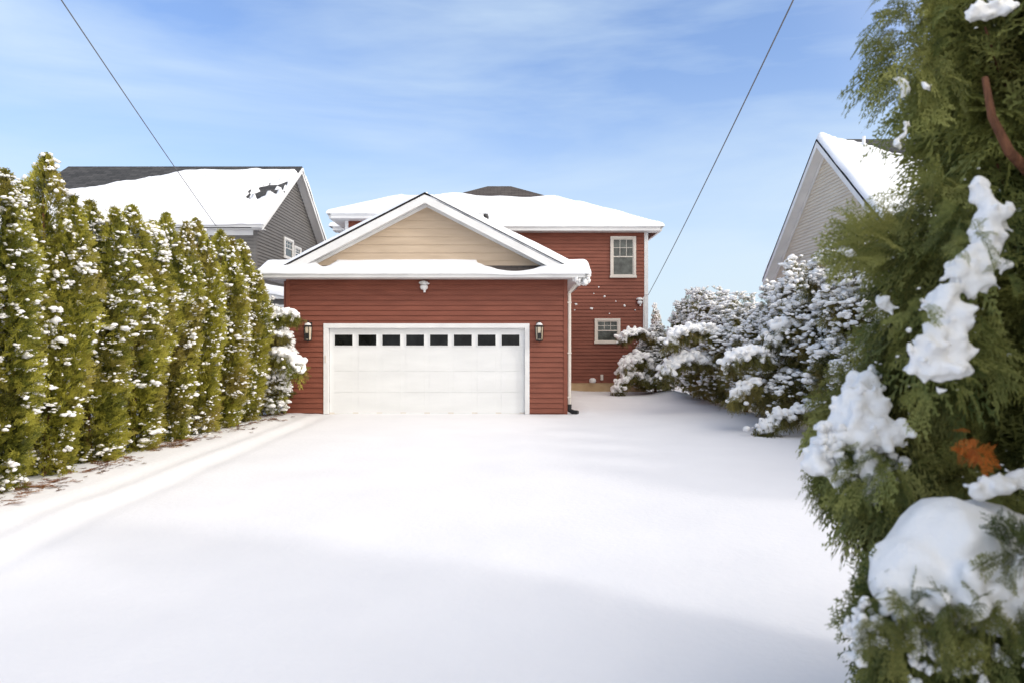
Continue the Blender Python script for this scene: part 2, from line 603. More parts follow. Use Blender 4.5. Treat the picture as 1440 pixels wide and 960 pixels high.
# rake boards + soffit under them
rk = hb()
for sgn in (-1, 1):
    xe = GC + sgn * 3.40
    z_e = groof(xe)
    top = [(GC, groof(GC) - 0.055), (xe, z_e - 0.055)]
    h = 0.20
    p = [(top[0][0], EY + 0.02, top[0][1]), (top[1][0], EY + 0.02, top[1][1]), (top[1][0], EY + 0.02, top[1][1] - h), (top[0][0], EY + 0.02, top[0][1] - h)]
    rk.prism(p if sgn < 0 else p[::-1], (0, 0.03, 0))
    s = [(top[0][0], EY + 0.055, top[0][1] - 0.12), (top[1][0], EY + 0.055, top[1][1] - 0.12), (top[1][0], EY + 0.055, top[1][1] - 0.15), (top[0][0], EY + 0.055, top[0][1] - 0.15)]
    rk.prism(s if sgn < 0 else s[::-1], (0, GY - EY - 0.06, 0))
    # frieze against the tan siding
    q = [(top[0][0], GY - 0.045, top[0][1] - 0.155), (top[1][0], GY - 0.045, top[1][1] - 0.155), (top[1][0], GY - 0.045, top[1][1] - 0.23), (top[0][0], GY - 0.045, top[0][1] - 0.23)]
    rk.prism(q if sgn < 0 else q[::-1], (0, 0.04, 0))
rk.build("rake_board", M["trim"], house)
# pent roof across the front
pr = hb()
PZ = 3.46
pr.prism([(EX0, EY - 0.12, PZ - 0.02), (EX0, GY - 0.02, PZ + 0.22), (EX0, GY - 0.02, PZ + 0.10), (EX0, EY - 0.12, PZ - 0.07)], (EX1 - EX0, 0, 0))
pr.build("pent_roof", M["shingle"], house)
# soffit + gutters
sf = hb()
sf.box(EX0 + 0.05, EX1 - 0.05, EY - 0.04, GY - 0.03, 3.335, 3.36)
sf.box(EX0 + 0.03, GX0 - 0.02, GY - 0.03, HY, 3.335, 3.36)
sf.box(GX1 + 0.02, EX1 - 0.03, GY - 0.03, HY, 3.335, 3.36)
sf.box(HX0 - 0.38, HX1 + 0.38, HY - 0.38, HY + 0.0, 5.80, 5.825)
sf.box(PX0 - 0.38, PX1 + 0.38, PY - 0.38, PY - 0.0, 5.797, 5.822)
sf.box(PX0 - 0.38, PX0 - 0.02, PY, HY - 0.39, 5.797, 5.822)
sf.box(PX1 + 0.02, PX1 + 0.38, PY, HY - 0.39, 5.797, 5.822)
sf.build("soffit", M["trim"], house)


def gutter(name, p0, p1, out, parent, off, mat="trim", h=0.13, d=0.12):
    """K-style gutter between p0 and p1 (top back edge), out = outward unit vector"""
    mb = MB(off)
    prof = [(0, 0), (0, -h), (d * 0.62, -h), (d * 0.70, -h * 0.55), (d, -h * 0.25), (d, 0), (d - 0.01, 0), (d - 0.012, -0.02), (0.012, -0.02), (0.01, 0)]
    pl = [(p0[0] + out[0] * a, p0[1] + out[1] * a, p0[2] + b) for a, b in prof]
    dv = tuple(b - a for a, b in zip(p0, p1))
    mb.prism(pl, dv)
    return mb.build(name, M[mat], parent)


gutter("gutter", (EX0, EY - 0.05, 3.455), (EX1, EY - 0.05, 3.455), (0, -1), house, HO, h=0.12)
gutter("gutter", (EX1 - 0.02, EY - 0.03, 3.45), (EX1 - 0.02, HY - 0.1, 3.45), (1, 0), house, HO, h=0.12)
gutter("gutter", (EX0 + 0.02, HY - 0.1, 3.45), (EX0 + 0.02, EY - 0.03, 3.45), (-1, 0), house, HO, h=0.12)

# hip roofs
HE = 5.97
HPi = 0.50


def hip_h(x, y, x0, x1, y0, y1, e, p):
    return e + p * max(0.0, min(x - x0, x1 - x, y - y0, y1 - y))


hx0, hx1, hy0, hy1 = HX0 - 0.38, HX1 + 0.38, HY - 0.38, HY1 + 0.38
hd = (hy1 - hy0) / 2
rz = HE + HPi * hd
hr = hb()
A = [(hx0, hy0, HE), (hx1, hy0, HE), (hx1, hy1, HE), (hx0, hy1, HE), (hx0 + hd, hy0 + hd, rz), (hx1 - hd, hy0 + hd, rz)]
hr.add(A, [(0, 1, 5, 4), (1, 2, 5), (2, 3, 4, 5), (3, 0, 4), (0, 3, 2, 1)])
hroof = hr.build("roof", M["shingle"], house)
ph0, ph1 = PX0 - 0.38, PX1 + 0.38
pyh = PY - 0.38
pw = (ph1 - ph0) / 2
PPi = 0.47
pz = HE + PPi * pw
hr = hb()
A = [(ph0, pyh, HE - 0.004), (ph1, pyh, HE - 0.004), ((ph0 + ph1) / 2, pyh + pw, pz), (ph1, 30.0, HE - 0.004), (ph0, 30.0, HE - 0.004), ((ph0 + ph1) / 2, 30.0, pz)]
hr.add(A, [(0, 1, 2), (1, 3, 5, 2), (4, 0, 2, 5)])
proof = hr.build("roof", M["shingle"], house)
gutter("gutter", (hx0, hy0 - 0.0, HE), (hx1, hy0 - 0.0, HE), (0, -1), house, HO, h=0.16)
gutter("gutter", (hx1, hy0, HE - 0.003), (hx1, hy1, HE - 0.003), (1, 0), house, HO, h=0.16)
gutter("gutter", (ph0, pyh, HE), (ph1, pyh, HE), (0, -1), house, HO, h=0.16)
gutter("gutter", (ph0, hy0, HE - 0.003), (ph0, pyh, HE - 0.003), (-1, 0), house, HO, h=0.16)

# --- snow on the house
def rel(o):
    """snow sheets are built in world space: cancel the house offset"""
    o.location = tuple(-c for c in HO)
    return o


def main_t(x, y):
    h = hip_h(x, y, hx0, hx1, hy0, hy1, HE, HPi)
    b = rz - 0.80 + 0.12 * nz(x, y, 0, 0.9, 8) + 0.25 * sstep(0.3, -1.5, x + 0.9)
    k = 1 - sstep(b - 0.35, b + 0.05, h)
    # wind-bared strip beside the hip running down to the right
    dh = abs((hx1 - x) - (y - hy0))
    if hx1 - x < hd and h > rz - 1.35 and (hx1 - x) < (y - hy0) + 0.2:
        k = min(k, sstep(0.15, 0.5, abs(dh) + 0.6 * (rz - 1.15 - h) + 0.15))
    return k


rel(snow_sheet("snow", hx0 - 0.14, hx1 + 0.14, hy0 - 0.14, hy1 + 0.14,
               lambda x, y: hip_h(x, y, hx0 - 0.0, hx1 + 0.0, hy0 - 0.0, hy1 + 0.0, HE, HPi), main_t, hroof, 0.12, 0.18, 0.20, 0.02, 1.0, wob=0.02))


def proj_h(x, y):
    return HE + PPi * max(0.0, min(x - ph0, ph1 - x, y - pyh))


def proj_t(x, y):
    h = proj_h(x, y)
    k = 1.0
    if x > (ph0 + ph1) / 2 - 0.45:
        k = 1 - sstep(pz - 0.32, pz - 0.12, h + 0.05 * nz(x, y, 0, 2, 3))
    return k


rel(snow_sheet("snow", ph0 - 0.14, ph1 + 0.14, pyh - 0.14, 28.5, proj_h, proj_t, proof, 0.10, 0.16, 0.20, 0.02, 6.0, "xXy"))


def gar_t(x, y):
    d = y - EY
    if x < GC:
        return 0.75 * sstep(0.02, 0.35, d) * sstep(0.0, 0.5, GC - x + 0.1) if d < 0.6 else 0.8
    k = 0.75 + 0.25 * sstep(0.2, 2.5, x - GC)
    return k * sstep(-0.10, 0.12, x - GC - 0.2 + 0.1 * nz(x, y, 0, 2, 1))


rel(snow_sheet("snow", EX0 - 0.13, EX1 + 0.16, EY + 0.03, PY + 0.3, lambda x, y: groof(min(max(x, EX0), EX1)) + 0.004, gar_t, groof_o, 0.09, 0.21, 0.22, 0.05, 12.0, "xXy", wob=0.02))


def pent_h(x, y):
    return PZ - 0.02 + 0.24 * min(max((y - (EY - 0.12)) / (GY - EY + 0.1), 0), 1)


def pent_t(x, y):
    k = 1.0
    dw = GY - y
    # swept bare against the tan gable at two spots
    for (a, b, depth) in ((-0.85, 1.0, 0.30), (-4.85, -4.35, 0.16)):
        if a < x < b:
            u = (x - a) / (b - a)
            wd = depth * math.sin(math.pi * u) ** 0.6
            low_ = 1 - 0.80 * math.sin(math.pi * u) ** 0.9 * depth / 0.3
            k = min(k, low_ * sstep(wd - 0.03, wd + 0.14, dw))
    return k


ps = snow_sheet("snow", EX0 - 0.15, EX1 + 0.15, EY - 0.185, GY + 0.05, pent_h, pent_t, bpy.data.objects["pent_roof"], 0.07, 0.155, 0.14, 0.02, 21.0, "xXy", wob=0.015)
rel(ps)

# garage door, trim
df = hb()
df.box(door_x0 - tr, door_x0, GY - 0.042, GY + 0.08, 0.0, door_z)
df.box(door_x1, door_x1 + tr, GY - 0.042, GY + 0.08, 0.0, door_z)
df.box(door_x0 - tr, door_x1 + tr, GY - 0.044, GY + 0.08, door_z, door_z + tr)
df.build("door_frame", M["trim"], house, 0.005)
dy = GY + 0.085
gd = hb()
secs = 4
sh = (door_z + 0.0) / secs
cols = 8
for i in range(secs):
    gd.box(door_x0 + 0.002, door_x1 - 0.002, dy, dy + 0.05, i * sh + 0.0006, (i + 1) * sh - 0.0006)
gd.box(door_x0 + 0.002, door_x1 - 0.002, dy + 0.012, dy + 0.04, 0, door_z)
cwid = (door_x1 - door_x0 - 0.12) / cols
for c in range(cols):
    xa = door_x0 + 0.06 + c * cwid
    for i in range(secs - 1):
        # raised long panels
        gd.prism([(xa + 0.07, dy, i * sh + 0.006), (xa + cwid - 0.07, dy, i * sh + 0.006), (xa + cwid - 0.07, dy, (i + 1) * sh - 0.006), (xa + 0.07, dy, (i + 1) * sh - 0.006)], (0, -0.004, 0))
GD = gd.build("garage_door", M["door"], house, 0.0015)
for c in range(cols):
    xa = door_x0 + 0.06 + c * cwid + 0.075
    xb = xa + cwid - 0.15
    za, zb = door_z - 0.43, door_z - 0.16
    f = hb()
    t = 0.02
    f.box(xa - t, xa, dy - 0.018, dy - 0.001, za - t, zb + t)
    f.box(xb, xb + t, dy - 0.018, dy - 0.001, za - t, zb + t)
    f.box(xa, xb, dy - 0.018, dy - 0.001, zb, zb + t)
    f.box(xa, xb, dy - 0.018, dy - 0.001, za - t, za)
    f.build("window_frame", M["door"], GD)
    f = hb()
    f.box(xa, xb, dy - 0.008, dy - 0.001, za, zb)
    f.build("pane", M["doorglass"], GD)
f = hb()
f.box(door_x0 - 0.075, door_x0 - 0.045, GY - 0.06, GY - 0.044, 1.28, 1.46)
f.build("keypad", M["trim_warm"], house, 0.004)
# bottom weather seal
f = hb()
f.box(door_x0 + 0.002, door_x1 - 0.002, dy - 0.003, dy + 0.02, -0.02, 0.035)
f.build("weather_seal", M["trim_warm"], GD)

# windows of the main wall
p = at(858, 390, HY); q = at(894, 333, HY)
window(house, p[0] - HO[0], q[0] - HO[0], p[2], q[2], HY - HO[1] - 0.030, (M["trim_warm"], M["glass"]))
p = at(836, 482, HY); q = at(872, 448, HY)
window(house, p[0] - HO[0], q[0] - HO[0], p[2], q[2], HY - HO[1] - 0.030, (M["trim_warm"], M["glass"]))


# lanterns
def lantern(x, z):
    y = GY - 0.02
    q = 1.4
    c = (x, y - 0.16, z)
    sc_ = lambda pr: [(a_ * q, b_ * q) for a_, b_ in pr]
    b = hb()
    b.box(x - 0.06, x + 0.06, y - 0.02, y - 0.0, z - 0.06, z + 0.26)
    b.tube([(x, y - 0.02, z + 0.12), (x, y - 0.08, z + 0.25), (x, y - 0.15, z + 0.30), (x, y - 0.16, z + 0.25)], 0.012)
    b.lathe(c, sc_([(0.0, 0.205), (0.012, 0.19), (0.02, 0.175), (0.03, 0.16), (0.075, 0.115), (0.082, 0.105), (0.07, 0.10)][::-1]), 6)
    b.lathe(c, sc_([(0.0, -0.17), (0.02, -0.15), (0.062, -0.14), (0.062, -0.125)]), 6)
    for k in range(6):
        a_ = math.pi / 3 * k
        b.tube([(x + 0.06 * q * math.cos(a_), c[1] + 0.06 * q * math.sin(a_), z - 0.13 * q), (x + 0.07 * q * math.cos(a_), c[1] + 0.07 * q * math.sin(a_), z + 0.105 * q)], 0.009, 5)
    L = b.build("wall_lantern", M["black"], house)
    gl = hb()
    gl.lathe(c, sc_([(0.054, -0.125), (0.066, 0.102)]), 6)
    gl.build("lamp_glass", M["lampglass"], L)
    bu = hb()
    bu.box(x - 0.035, x + 0.035, c[1] - 0.100, c[1] - 0.080, z - 0.15, z - 0.01)
    bu.build("shade_plate", M["black"], L)
    sn = hb()
    sn.lathe(c, sc_([(0.06, 0.132), (0.055, 0.145), (0.035, 0.168), (0.015, 0.178)]), 12)
    sn.build("snow", M["snow_tree"], L, smooth=True)


for px in (436, 758):
    lx = at(px, 0, GY)[0]
    lantern(lx, at(0, 468, GY)[2])


def floodlight(x, y, z):
    b = hb()
    b.lathe((x, y - 0.02, z - 0.03), [(0.05, 0.0), (0.055, 0.03), (0.045, 0.06)], 12)
    c = Vector((x, y - 0.09, z - 0.035))
    b.lathe(tuple(c), [(0.05, -0.075), (0.085, -0.055), (0.10, -0.01), (0.09, 0.03), (0.05, 0.045)], 16)
    b.tube([(x, y - 0.02, z - 0.02), tuple(c)], 0.03)
    b.tube([tuple(c + Vector((0.012, 0, -0.07))), tuple(c + Vector((0.016, -0.01, -0.14)))], 0.034, 10, 0.028)
    b.box(x - 0.05, x + 0.05, y - 0.02, y, z - 0.06, z + 0.05)
    return b.build("floodlight", M["fixture"], house, smooth=False)


p = at(597, 402, GY)
fl1 = floodlight(p[0], GY - 0.016, p[2])
p = at(899, 424, HY)
fl2 = floodlight(p[0], HY - 0.016, p[2])

# downspout at right corner
dsx = GX1 + 0.07
b = hb()
b.tube([(EX1 - 0.08, EY + 0.1, 3.36), (EX1 - 0.10, EY + 0.16, 3.26), (dsx, GY + 0.02, 3.02), (dsx, GY + 0.03, 2.9), (dsx, GY + 0.03, 0.22)], 0.045, 8)
for zz in (2.75, 1.5, 0.4):
    b.box(dsx - 0.07, dsx + 0.052, GY - 0.025, GY + 0.075, zz, zz + 0.03)
b.build("downspout", M["trim_warm"], house)
b = hb()
b.tube([(dsx, GY + 0.03, 0.24), (dsx, GY + 0.02, 0.10), (dsx + 0.1, GY - 0.06, 0.05), (dsx + 0.2, GY - 0.12, 0.045)], 0.06, 10)
b.build("drain_elbow", M["black"], house)
b = hb()
b.tube([(GX0 - 0.06, GY + 0.05, 3.3), (GX0 - 0.06, GY + 0.05, 0.3)], 0.04, 8)
b.build("downspout", M["red"], house)
b = hb()
b.tube([(GX0 - 0.06, GY + 0.04, 0.30), (GX0 - 0.06, GY + 0.03, 0.1), (GX0 - 0.10, GY - 0.08, 0.05)], 0.06, 10)
b.build("drain_elbow", M["black"], house)
# vents and hose bib low on the main wall
p = at(833, 534, HY)
b = hb()
b.lathe((p[0], HY - 0.07, p[2] - 0.09), [(0.10, 0.0), (0.13, 0.05), (0.12, 0.12), (0.06, 0.17)], 14)
b.build("vent_hood", M["fixture"], house, smooth=True)
p = at(846, 530, HY)
b = hb()
b.box(p[0] - 0.05, p[0] + 0.05, HY - 0.10, HY - 0.02, p[2] - 0.10, p[2] + 0.10)
b.build("electric_outlet", M["trim_warm"], house, 0.01)
# meter and conduit at the right corner where the wire comes in
b = hb()
b.tube([(HX1 - 0.14, HY - 0.05, 3.45), (HX1 - 0.14, HY - 0.05, 2.0)], 0.02, 8)
b.tube([(HX1 - 0.05, HY - 0.06, 3.55), (HX1 + 0.02, HY - 0.12, 3.53)], 0.02, 8)
b.build("conduit", M["trim"], house)


# ------------------------------------------------------------------ icosphere template / blobs
def ico(sub):
    import bmesh
    bm = bmesh.new()
    bmesh.ops.create_icosphere(bm, subdivisions=sub, radius=1.0)
    v = np.array([tuple(x.co) for x in bm.verts])
    f = np.array([[x.index for x in fc.verts] for fc in bm.faces])
    bm.free()
    return v, f


ICO = {1: ico(1), 2: ico(2), 3: ico(3)}


def lumpy(sub, seed, amp=0.3, sc=1.3):
    v, f = ICO[sub]
    out = np.array([p * (1 + amp * noise.noise(Vector(p * sc) + Vector((seed * 7.1, seed * 3.3, seed)))) for p in v])
    return out, f


LUMPS = {1: [lumpy(1, k, 0.5, 1.2) for k in range(6)], 2: [lumpy(2, k + 3, 0.75, 1.5) for k in range(6)]}


def blobs(P, S, sub=1, yaw=None):
    """P (N,3) centres, S (N,3) radii -> verts, faces"""
    vs, fs, n = [], [], 0
    for k in range(6):
        idx = np.arange(k, len(P), 6)
        if len(idx) == 0:
            continue
        v, f = LUMPS[sub][k]
        an = rng.uniform(0, 6.28, len(idx)) if yaw is None else yaw[idx]
        c, s = np.cos(an)[:, None], np.sin(an)[:, None]
        w = v[None] * S[idx][:, None, :]
        x = w[..., 0] * c - w[..., 1] * s
        y = w[..., 0] * s + w[..., 1] * c
        w = np.stack([x, y, w[..., 2]], -1) + P[idx][:, None, :]
        vs.append(w.reshape(-1, 3))
        fs.append((f[None] + (np.arange(len(idx)) * len(v))[:, None, None] + n).reshape(-1, 3))
        n += len(idx) * len(v)
    return np.concatenate(vs), np.concatenate(fs)


LUMPS[3] = [lumpy(2, k + 3, 0.22, 1.2) for k in range(6)]


def fuse(name, P, S, voxel, disp=0.0, dsc=8.0, smooth=6, sub=3):
    """melt blobs together into one continuous snow surface"""
    v, f = blobs(np.array(P), np.array(S), sub)
    me = np_mesh(name + "_src", v, f, True)
    o = bpy.data.objects.new(name + "_src", me)
    COL.objects.link(o)
    r = o.modifiers.new("r", "REMESH")
    r.mode = "VOXEL"
    r.voxel_size = voxel
    s = o.modifiers.new("s", "SMOOTH")
    s.iterations = smooth
    s.factor = 0.6
    dg = bpy.context.evaluated_depsgraph_get()
    ev = o.evaluated_get(dg)
    me2 = bpy.data.meshes.new_from_object(ev)
    bpy.data.objects.remove(o)
    bpy.data.meshes.remove(me)
    me2.name = name
    n = len(me2.vertices)
    co = np.empty(n * 3, dtype=np.float32)
    me2.vertices.foreach_get("co", co)
    no = np.empty(n * 3, dtype=np.float32)
    me2.vertices.foreach_get("normal", no)
    co = co.reshape(-1, 3)
    no = no.reshape(-1, 3)
    if disp > 0:
        d = np.array([noise.noise(Vector(c * dsc)) + 0.5 * noise.noise(Vector(c * dsc * 2.7)) for c in co])
        co = co + no * (d * disp)[:, None]
        me2.vertices.foreach_set("co", co.ravel())
    me2.polygons.foreach_set("use_smooth", [True] * len(me2.polygons))
    me2.update()
    return me2


# snow dabs stuck to the red wall
sp = []
for (px, py, r_) in ((805, 385, .05), (822, 392, .035), (850, 417, .05), (810, 428, .05), (808, 436, .03), (832, 434, .06), (878, 430, .05),
                     (857, 441, .03), (866, 424, .03), (906, 440, .04), (842, 404, .03), (835, 413, .025), (893, 436, .03)):
    p = at(px, py, HY - 0.02)
    sp.append((p[0], p[1], p[2], r_))
v, f = blobs(np.array([s[:3] for s in sp]), np.array([(s[3] * 0.9, s[3] * 0.5, s[3] * 0.8) for s in sp]), 2, np.zeros(len(sp)))
rel(link("snow", np_mesh("snow", v, f, True), M["snow_tree"], bpy.data.objects["wall"]))["kind"] = "stuff"
for fl, off in ((fl1, at(597, 399, GY)), (fl2, at(899, 421, HY))):
    yy = off[1] - 0.10
    v, f = blobs(np.array([(off[0] - 0.03, yy, off[2] + .0), (off[0] + 0.035, yy, off[2] + .0), (off[0], yy + 0.02, off[2] + 0.01)]),
                 np.array([(0.09, 0.09, 0.045)] * 3), 2)
    rel(link("snow", np_mesh("snow", v, f, True), M["snow_tree"], fl))
# ice and clinging snow where the right gutter ends
P, S = [], []
for k in range(26):
    t_ = random.random()
    P.append((EX1 - 0.28 + 0.42 * t_, EY - 0.02 + random.uniform(-0.1, 0.15), 3.33 - random.random() * 0.14 * (1 - abs(t_ - 0.5))))
    S.append((random.uniform(.03, .07), random.uniform(.03, .07), random.uniform(.03, .09)))
v, f = blobs(np.array(P), np.array(S), 2)
rel(link("snow", np_mesh("snow", v, f, True), M["snow_tree"], bpy.data.objects["pent_roof"]))

# ------------------------------------------------------------------ left neighbour
nb = thing("grey_house", "grey-sided house behind the left hedge, snow on its wide gable roof", "house", (-13.6, 28.0, 0))
NO = tuple(nb.location)


def nbm():
    return MB(NO)


NX1 = -9.0; NX0 = -17.8; NYa, NYb = 24.0, 32.0
ne = 5.93; np_ = 0.70; nry = 28.0
w = nbm()
siding(w, (0, NYa, 0), (1, 0, 0), (0, -1, 0), 0.2, 5.8, const(NX0), const(NX1), 0.12)
gl_ = lambda z: NYa if z < 6.0 else NYa + (z - 6.0) / np_ - 0.3
gh_ = lambda z: NYb if z < 6.0 else NYb - (z - 6.0) / np_ + 0.3
siding(w, (NX1, 0, 0), (0, 1, 0), (1, 0, 0), 0.2, 8.85, gl_, gh_, 0.12)
w.box(NX0 + 0.01, NX1 - 0.01, NYa + 0.004, NYb, 0, 5.8)
w.prism([(NX0 + .02, NYa, 5.8), (NX0 + .02, NYb, 5.8), (NX0 + .02, nry, 8.6)], (NX1 - NX0 - 0.03, 0, 0))
w.build("wall", M["grey"], nb)
w = nbm()
w.box(NX1 - 0.08, NX1 + 0.022, NYa - 0.022, NYa + 0.09, 0.2, 5.8)
w.build("corner_board", M["grey"], nb)
nxe = -8.6
nxw = -18.2


def nroof(x, y):
    return ne + np_ * max(0.0, (4.4 - abs(y - nry)))


r_ = nbm()
for sgn in (-1, 1):
    ye = nry + sgn * 4.4
    poly = [(nxw, nry, nroof(0, nry)), (nxw, ye, ne), (nxw, ye, ne - 0.05), (nxw, nry, nroof(0, nry) - 0.05)]
    r_.prism(poly if sgn > 0 else poly[::-1], (nxe - nxw, 0, 0))
nr = r_.build("roof", M["shingle_dark"], nb)
r_ = nbm()
for xx in (nxe - 0.035, nxw):
    for sgn in (-1, 1):
        ye = nry + sgn * 4.42
        zt = nroof(0, nry)
        poly = [(xx, nry, zt - 0.055), (xx, ye, ne - 0.055), (xx, ye, ne - 0.26), (xx, nry, zt - 0.29)]
        r_.prism(poly if sgn > 0 else poly[::-1], (0.03, 0, 0))
        s = [(xx, nry, zt - 0.18), (xx, ye, ne - 0.18), (xx, ye, ne - 0.2), (xx, nry, zt - 0.2)]
        if xx > -10:
            s = [(NX1, a_[1], a_[2]) for a_ in s]
            r_.prism(s if sgn > 0 else s[::-1], (nxe - NX1 - 0.04, 0, 0))
r_.box(nxw + 0.05, nxe - 0.04, NYa - 0.36, NYa - 0.03, 5.72, 5.74)
r_.build("rake_board", M["trim"], nb)
r_ = nbm()
r_.box(NX0, NX1 - 0.09, NYa - 0.03, NYa - 0.0, 5.55, 5.72)
r_.build("frieze_board", M["trim"], nb)
gutter("gutter", (nxw, NYa - 0.4, ne - 0.02), (nxe, NYa - 0.4, ne - 0.02), (0, -1), nb, NO, h=0.15)


def nsnow(x, y):
    # bare shingles along the ridge: wide on the left, thin line on the right; bare patch by the near rake
    d = nry - y
    k = 1.0
    if d > -0.5:
        t_ = min(max((x + 18.2) / 5.2, 0), 1)
        bare = 2.3 * (1 - t_) ** 0.8 + 0.62 + 0.12 * nz(x, y, 0, 1.5, 4)
        k = sstep(bare, bare + 0.18, d)
        dx = nxe - x
        u = (y - 25.9 + 0.45 * (dx - 0.5)) / 0.85
        w_ = (dx - 0.65) / 0.9
        rr = math.sqrt(u * u + w_ * w_) + 0.9 * nz(x, y, 0, 4.5, 2) + 0.4 * nz(x, y, 0, 9, 2)
        k = min(k, sstep(0.75, 1.0, rr))
    if nxe - x < 0.1:
        k = min(k, 0.9)
    return k


s_ = snow_sheet("snow", nxw + 0.05, nxe + 0.03, NYa - 0.56, NYb + 0.5, nroof, nsnow, nr, 0.10, 0.24, 0.2, 0.10, 31.0, "XyY")
s_.location = tuple(-c for c in NO)
# small vent pipe through the roof
r_ = nbm()
r_.tube([(-11.9, 26.6, nroof(0, 26.6)), (-11.9, 26.6, nroof(0, 26.6) + 0.42)], 0.045, 10)
r_.build("vent_pipe", M["fixture"], nb)
# windows in gable end
for (pxa, pxb, pya, pyb) in ((399, 410, 333, 362), (413, 421, 345, 366)):
    xw = NX1 + 0.018
    Ya = -xw * F / (720 - pxa)
    Yb = -xw * F / (720 - pxb)
    z1_ = CAM_Z + (484 - pya) * Ya / F
    z0_ = CAM_Z + (484 - pyb) * Ya / F
    window(nb, Ya - NO[1], Yb - NO[1] + 0.15, z0_, z1_, 0, (M["trim"], M["glass"]), axis_x=xw - NO[0])
# lower side room
w = nbm()
lx0, lx1, ly0, ly1 = NX1 - 0.2, -7.75, 23.9, 30.5
siding(w, (0, ly0, 0), (1, 0, 0), (0, -1, 0), 0.2, 3.3, const(lx0), const(lx1), 0.12)
siding(w, (lx1, 0, 0), (0, 1, 0), (1, 0, 0), 0.2, 3.3, const(ly0), const(ly1), 0.12)
w.box(lx0, lx1 - 0.01, ly0 + 0.004, ly1, 0, 3.3)
w.build("side_room_wall", M["grey"], nb)
w = nbm()
w.prism([(lx0, ly0 - 0.3, 3.72), (lx1 + 0.3, ly0 - 0.3, 3.42), (lx1 + 0.3, ly0 - 0.3, 3.30), (lx0, ly0 - 0.3, 3.30)][::-1], (0, ly1 - ly0 + 0.3, 0))
lr = w.build("side_room_roof", M["trim"], nb)
s_ = snow_sheet("snow", lx0, lx1 + 0.36, ly0 - 0.36, ly1, lambda x, y: 3.73 - 0.2 * (x - lx0), lambda x, y: 1, lr, 0.1, 0.24, 0.16, 0.08, 33.0, "Xy")
s_.location = tuple(-c for c in NO)
window(nb, -8.35 - NO[0], -7.95 - NO[0], 2.3, 3.1, ly0 - NO[1] - 0.016, (M["trim"], M["glass"]))

# wooden fence seen between hedge and garage
fe = thing("wooden_fence", "weathered wooden board fence between the left hedge and the garage", "fence", (-7.0, 21.0, 0))
b = MB((-7.0, 21.0, 0))
x = -8.9
while x < -5.75:
    b.box(x, x + 0.135, 21.0, 21.02, 0.0, 1.35 + 0.02 * random.random())
    x += 0.145
b.build("board_panel", M["wood"], fe)
b = MB((-7.0, 21.0, 0))
b.box(-8.9, -5.75, 21.022, 21.06, 0.35, 0.44)
b.box(-8.9, -5.75, 21.022, 21.06, 1.05, 1.14)
b.build("rail", M["wood"], fe)
for xx in (-8.8, -7.3, -5.85):
    b = MB((-7.0, 21.0, 0))
    b.box(xx, xx + 0.09, 21.062, 21.15, 0, 1.4)
    b.build("post", M["wood"], fe)

# ------------------------------------------------------------------ right neighbour
rn = thing("beige_house", "pale beige house with steep snowy gable rising behind the right hedge", "house", (14.0, 22.0, 0))
RO = tuple(rn.location)


def rnm():
    return MB(RO)


rx0, rx1 = 9.8, 19.5
ry, rzr, rp, rh = 22.0, 8.33, 0.86, 4.7
rwx = rx0 + 0.38


def rroof(x, y):
    return rzr - rp * abs(y - ry)


w = rnm()
lo_ = lambda z: max(ry - 4.35, ry - (rzr - 0.1 - z) / rp)
hi_ = lambda z: min(ry + 4.35, ry + (rzr - 0.1 - z) / rp)
siding(w, (rwx, 0, 0), (0, 1, 0), (-1, 0, 0), 0.2, 8.15, lo_, hi_, 0.11)
siding(w, (0, ry - 4.35, 0), (1, 0, 0), (0, -1, 0), 0.2, 4.3, const(rwx), const(rx1 - 0.4), 0.11)
w.prism([(rwx + .01, ry - 4.34, 0), (rwx + .01, ry + 4.34, 0), (rwx + .01, ry + 4.34, 4.3), (rwx + .01, ry, 8.1), (rwx + .01, ry - 4.34, 4.3)], (rx1 - rwx - 0.5, 0, 0))
w.build("wall", M["beige"], rn)
w = rnm()
for sgn in (-1, 1):
    ye = ry + sgn * rh
    poly = [(rx0, ry, rzr), (rx0, ye, rroof(0, ye)), (rx0, ye, rroof(0, ye) - 0.06), (rx0, ry, rzr - 0.06)]
    w.prism(poly if sgn > 0 else poly[::-1], (rx1 - rx0, 0, 0))
rr_ = w.build("roof", M["shingle_dark"], rn)
w = rnm()
for sgn in (-1, 1):
    ye = ry + sgn * (rh + 0.01)
    ze = rroof(0, ye)
    poly = [(rx0 + 0.01, ry, rzr - 0.065), (rx0 + 0.01, ye, ze - 0.065), (rx0 + 0.01, ye, ze - 0.27), (rx0 + 0.01, ry, rzr - 0.28)]
    w.prism(poly if sgn > 0 else poly[::-1], (0.03, 0, 0))
    poly = [(rx0 + 0.045, ry, rzr - 0.22), (rx0 + 0.045, ye, ze - 0.22), (rx0 + 0.045, ye, ze - 0.24), (rx0 + 0.045, ry, rzr - 0.24)]
    w.prism(poly if sgn > 0 else poly[::-1], (rwx - rx0 - 0.06, 0, 0))
    poly = [(rwx - 0.05, ry, rzr - 0.245), (rwx - 0.05, ye, ze - 0.245), (rwx - 0.05, ye, ze - 0.40), (rwx - 0.05, ry, rzr - 0.40)]
    w.prism(poly if sgn > 0 else poly[::-1], (0.03, 0, 0))
w.build("rake_board", M["trim"], rn)


def rsnow(x, y):
    d = ry - y
    k = 1.0
    if d > -0.6:
        bare = -0.35 + 0.62 * (x - rx0) if x - rx0 < 3 else 1.5
        bare = min(bare, 1.35) + 0.15 * nz(x, y, 0, 1.6, 5)
        k = sstep(bare, bare + 0.2, d)
    return k


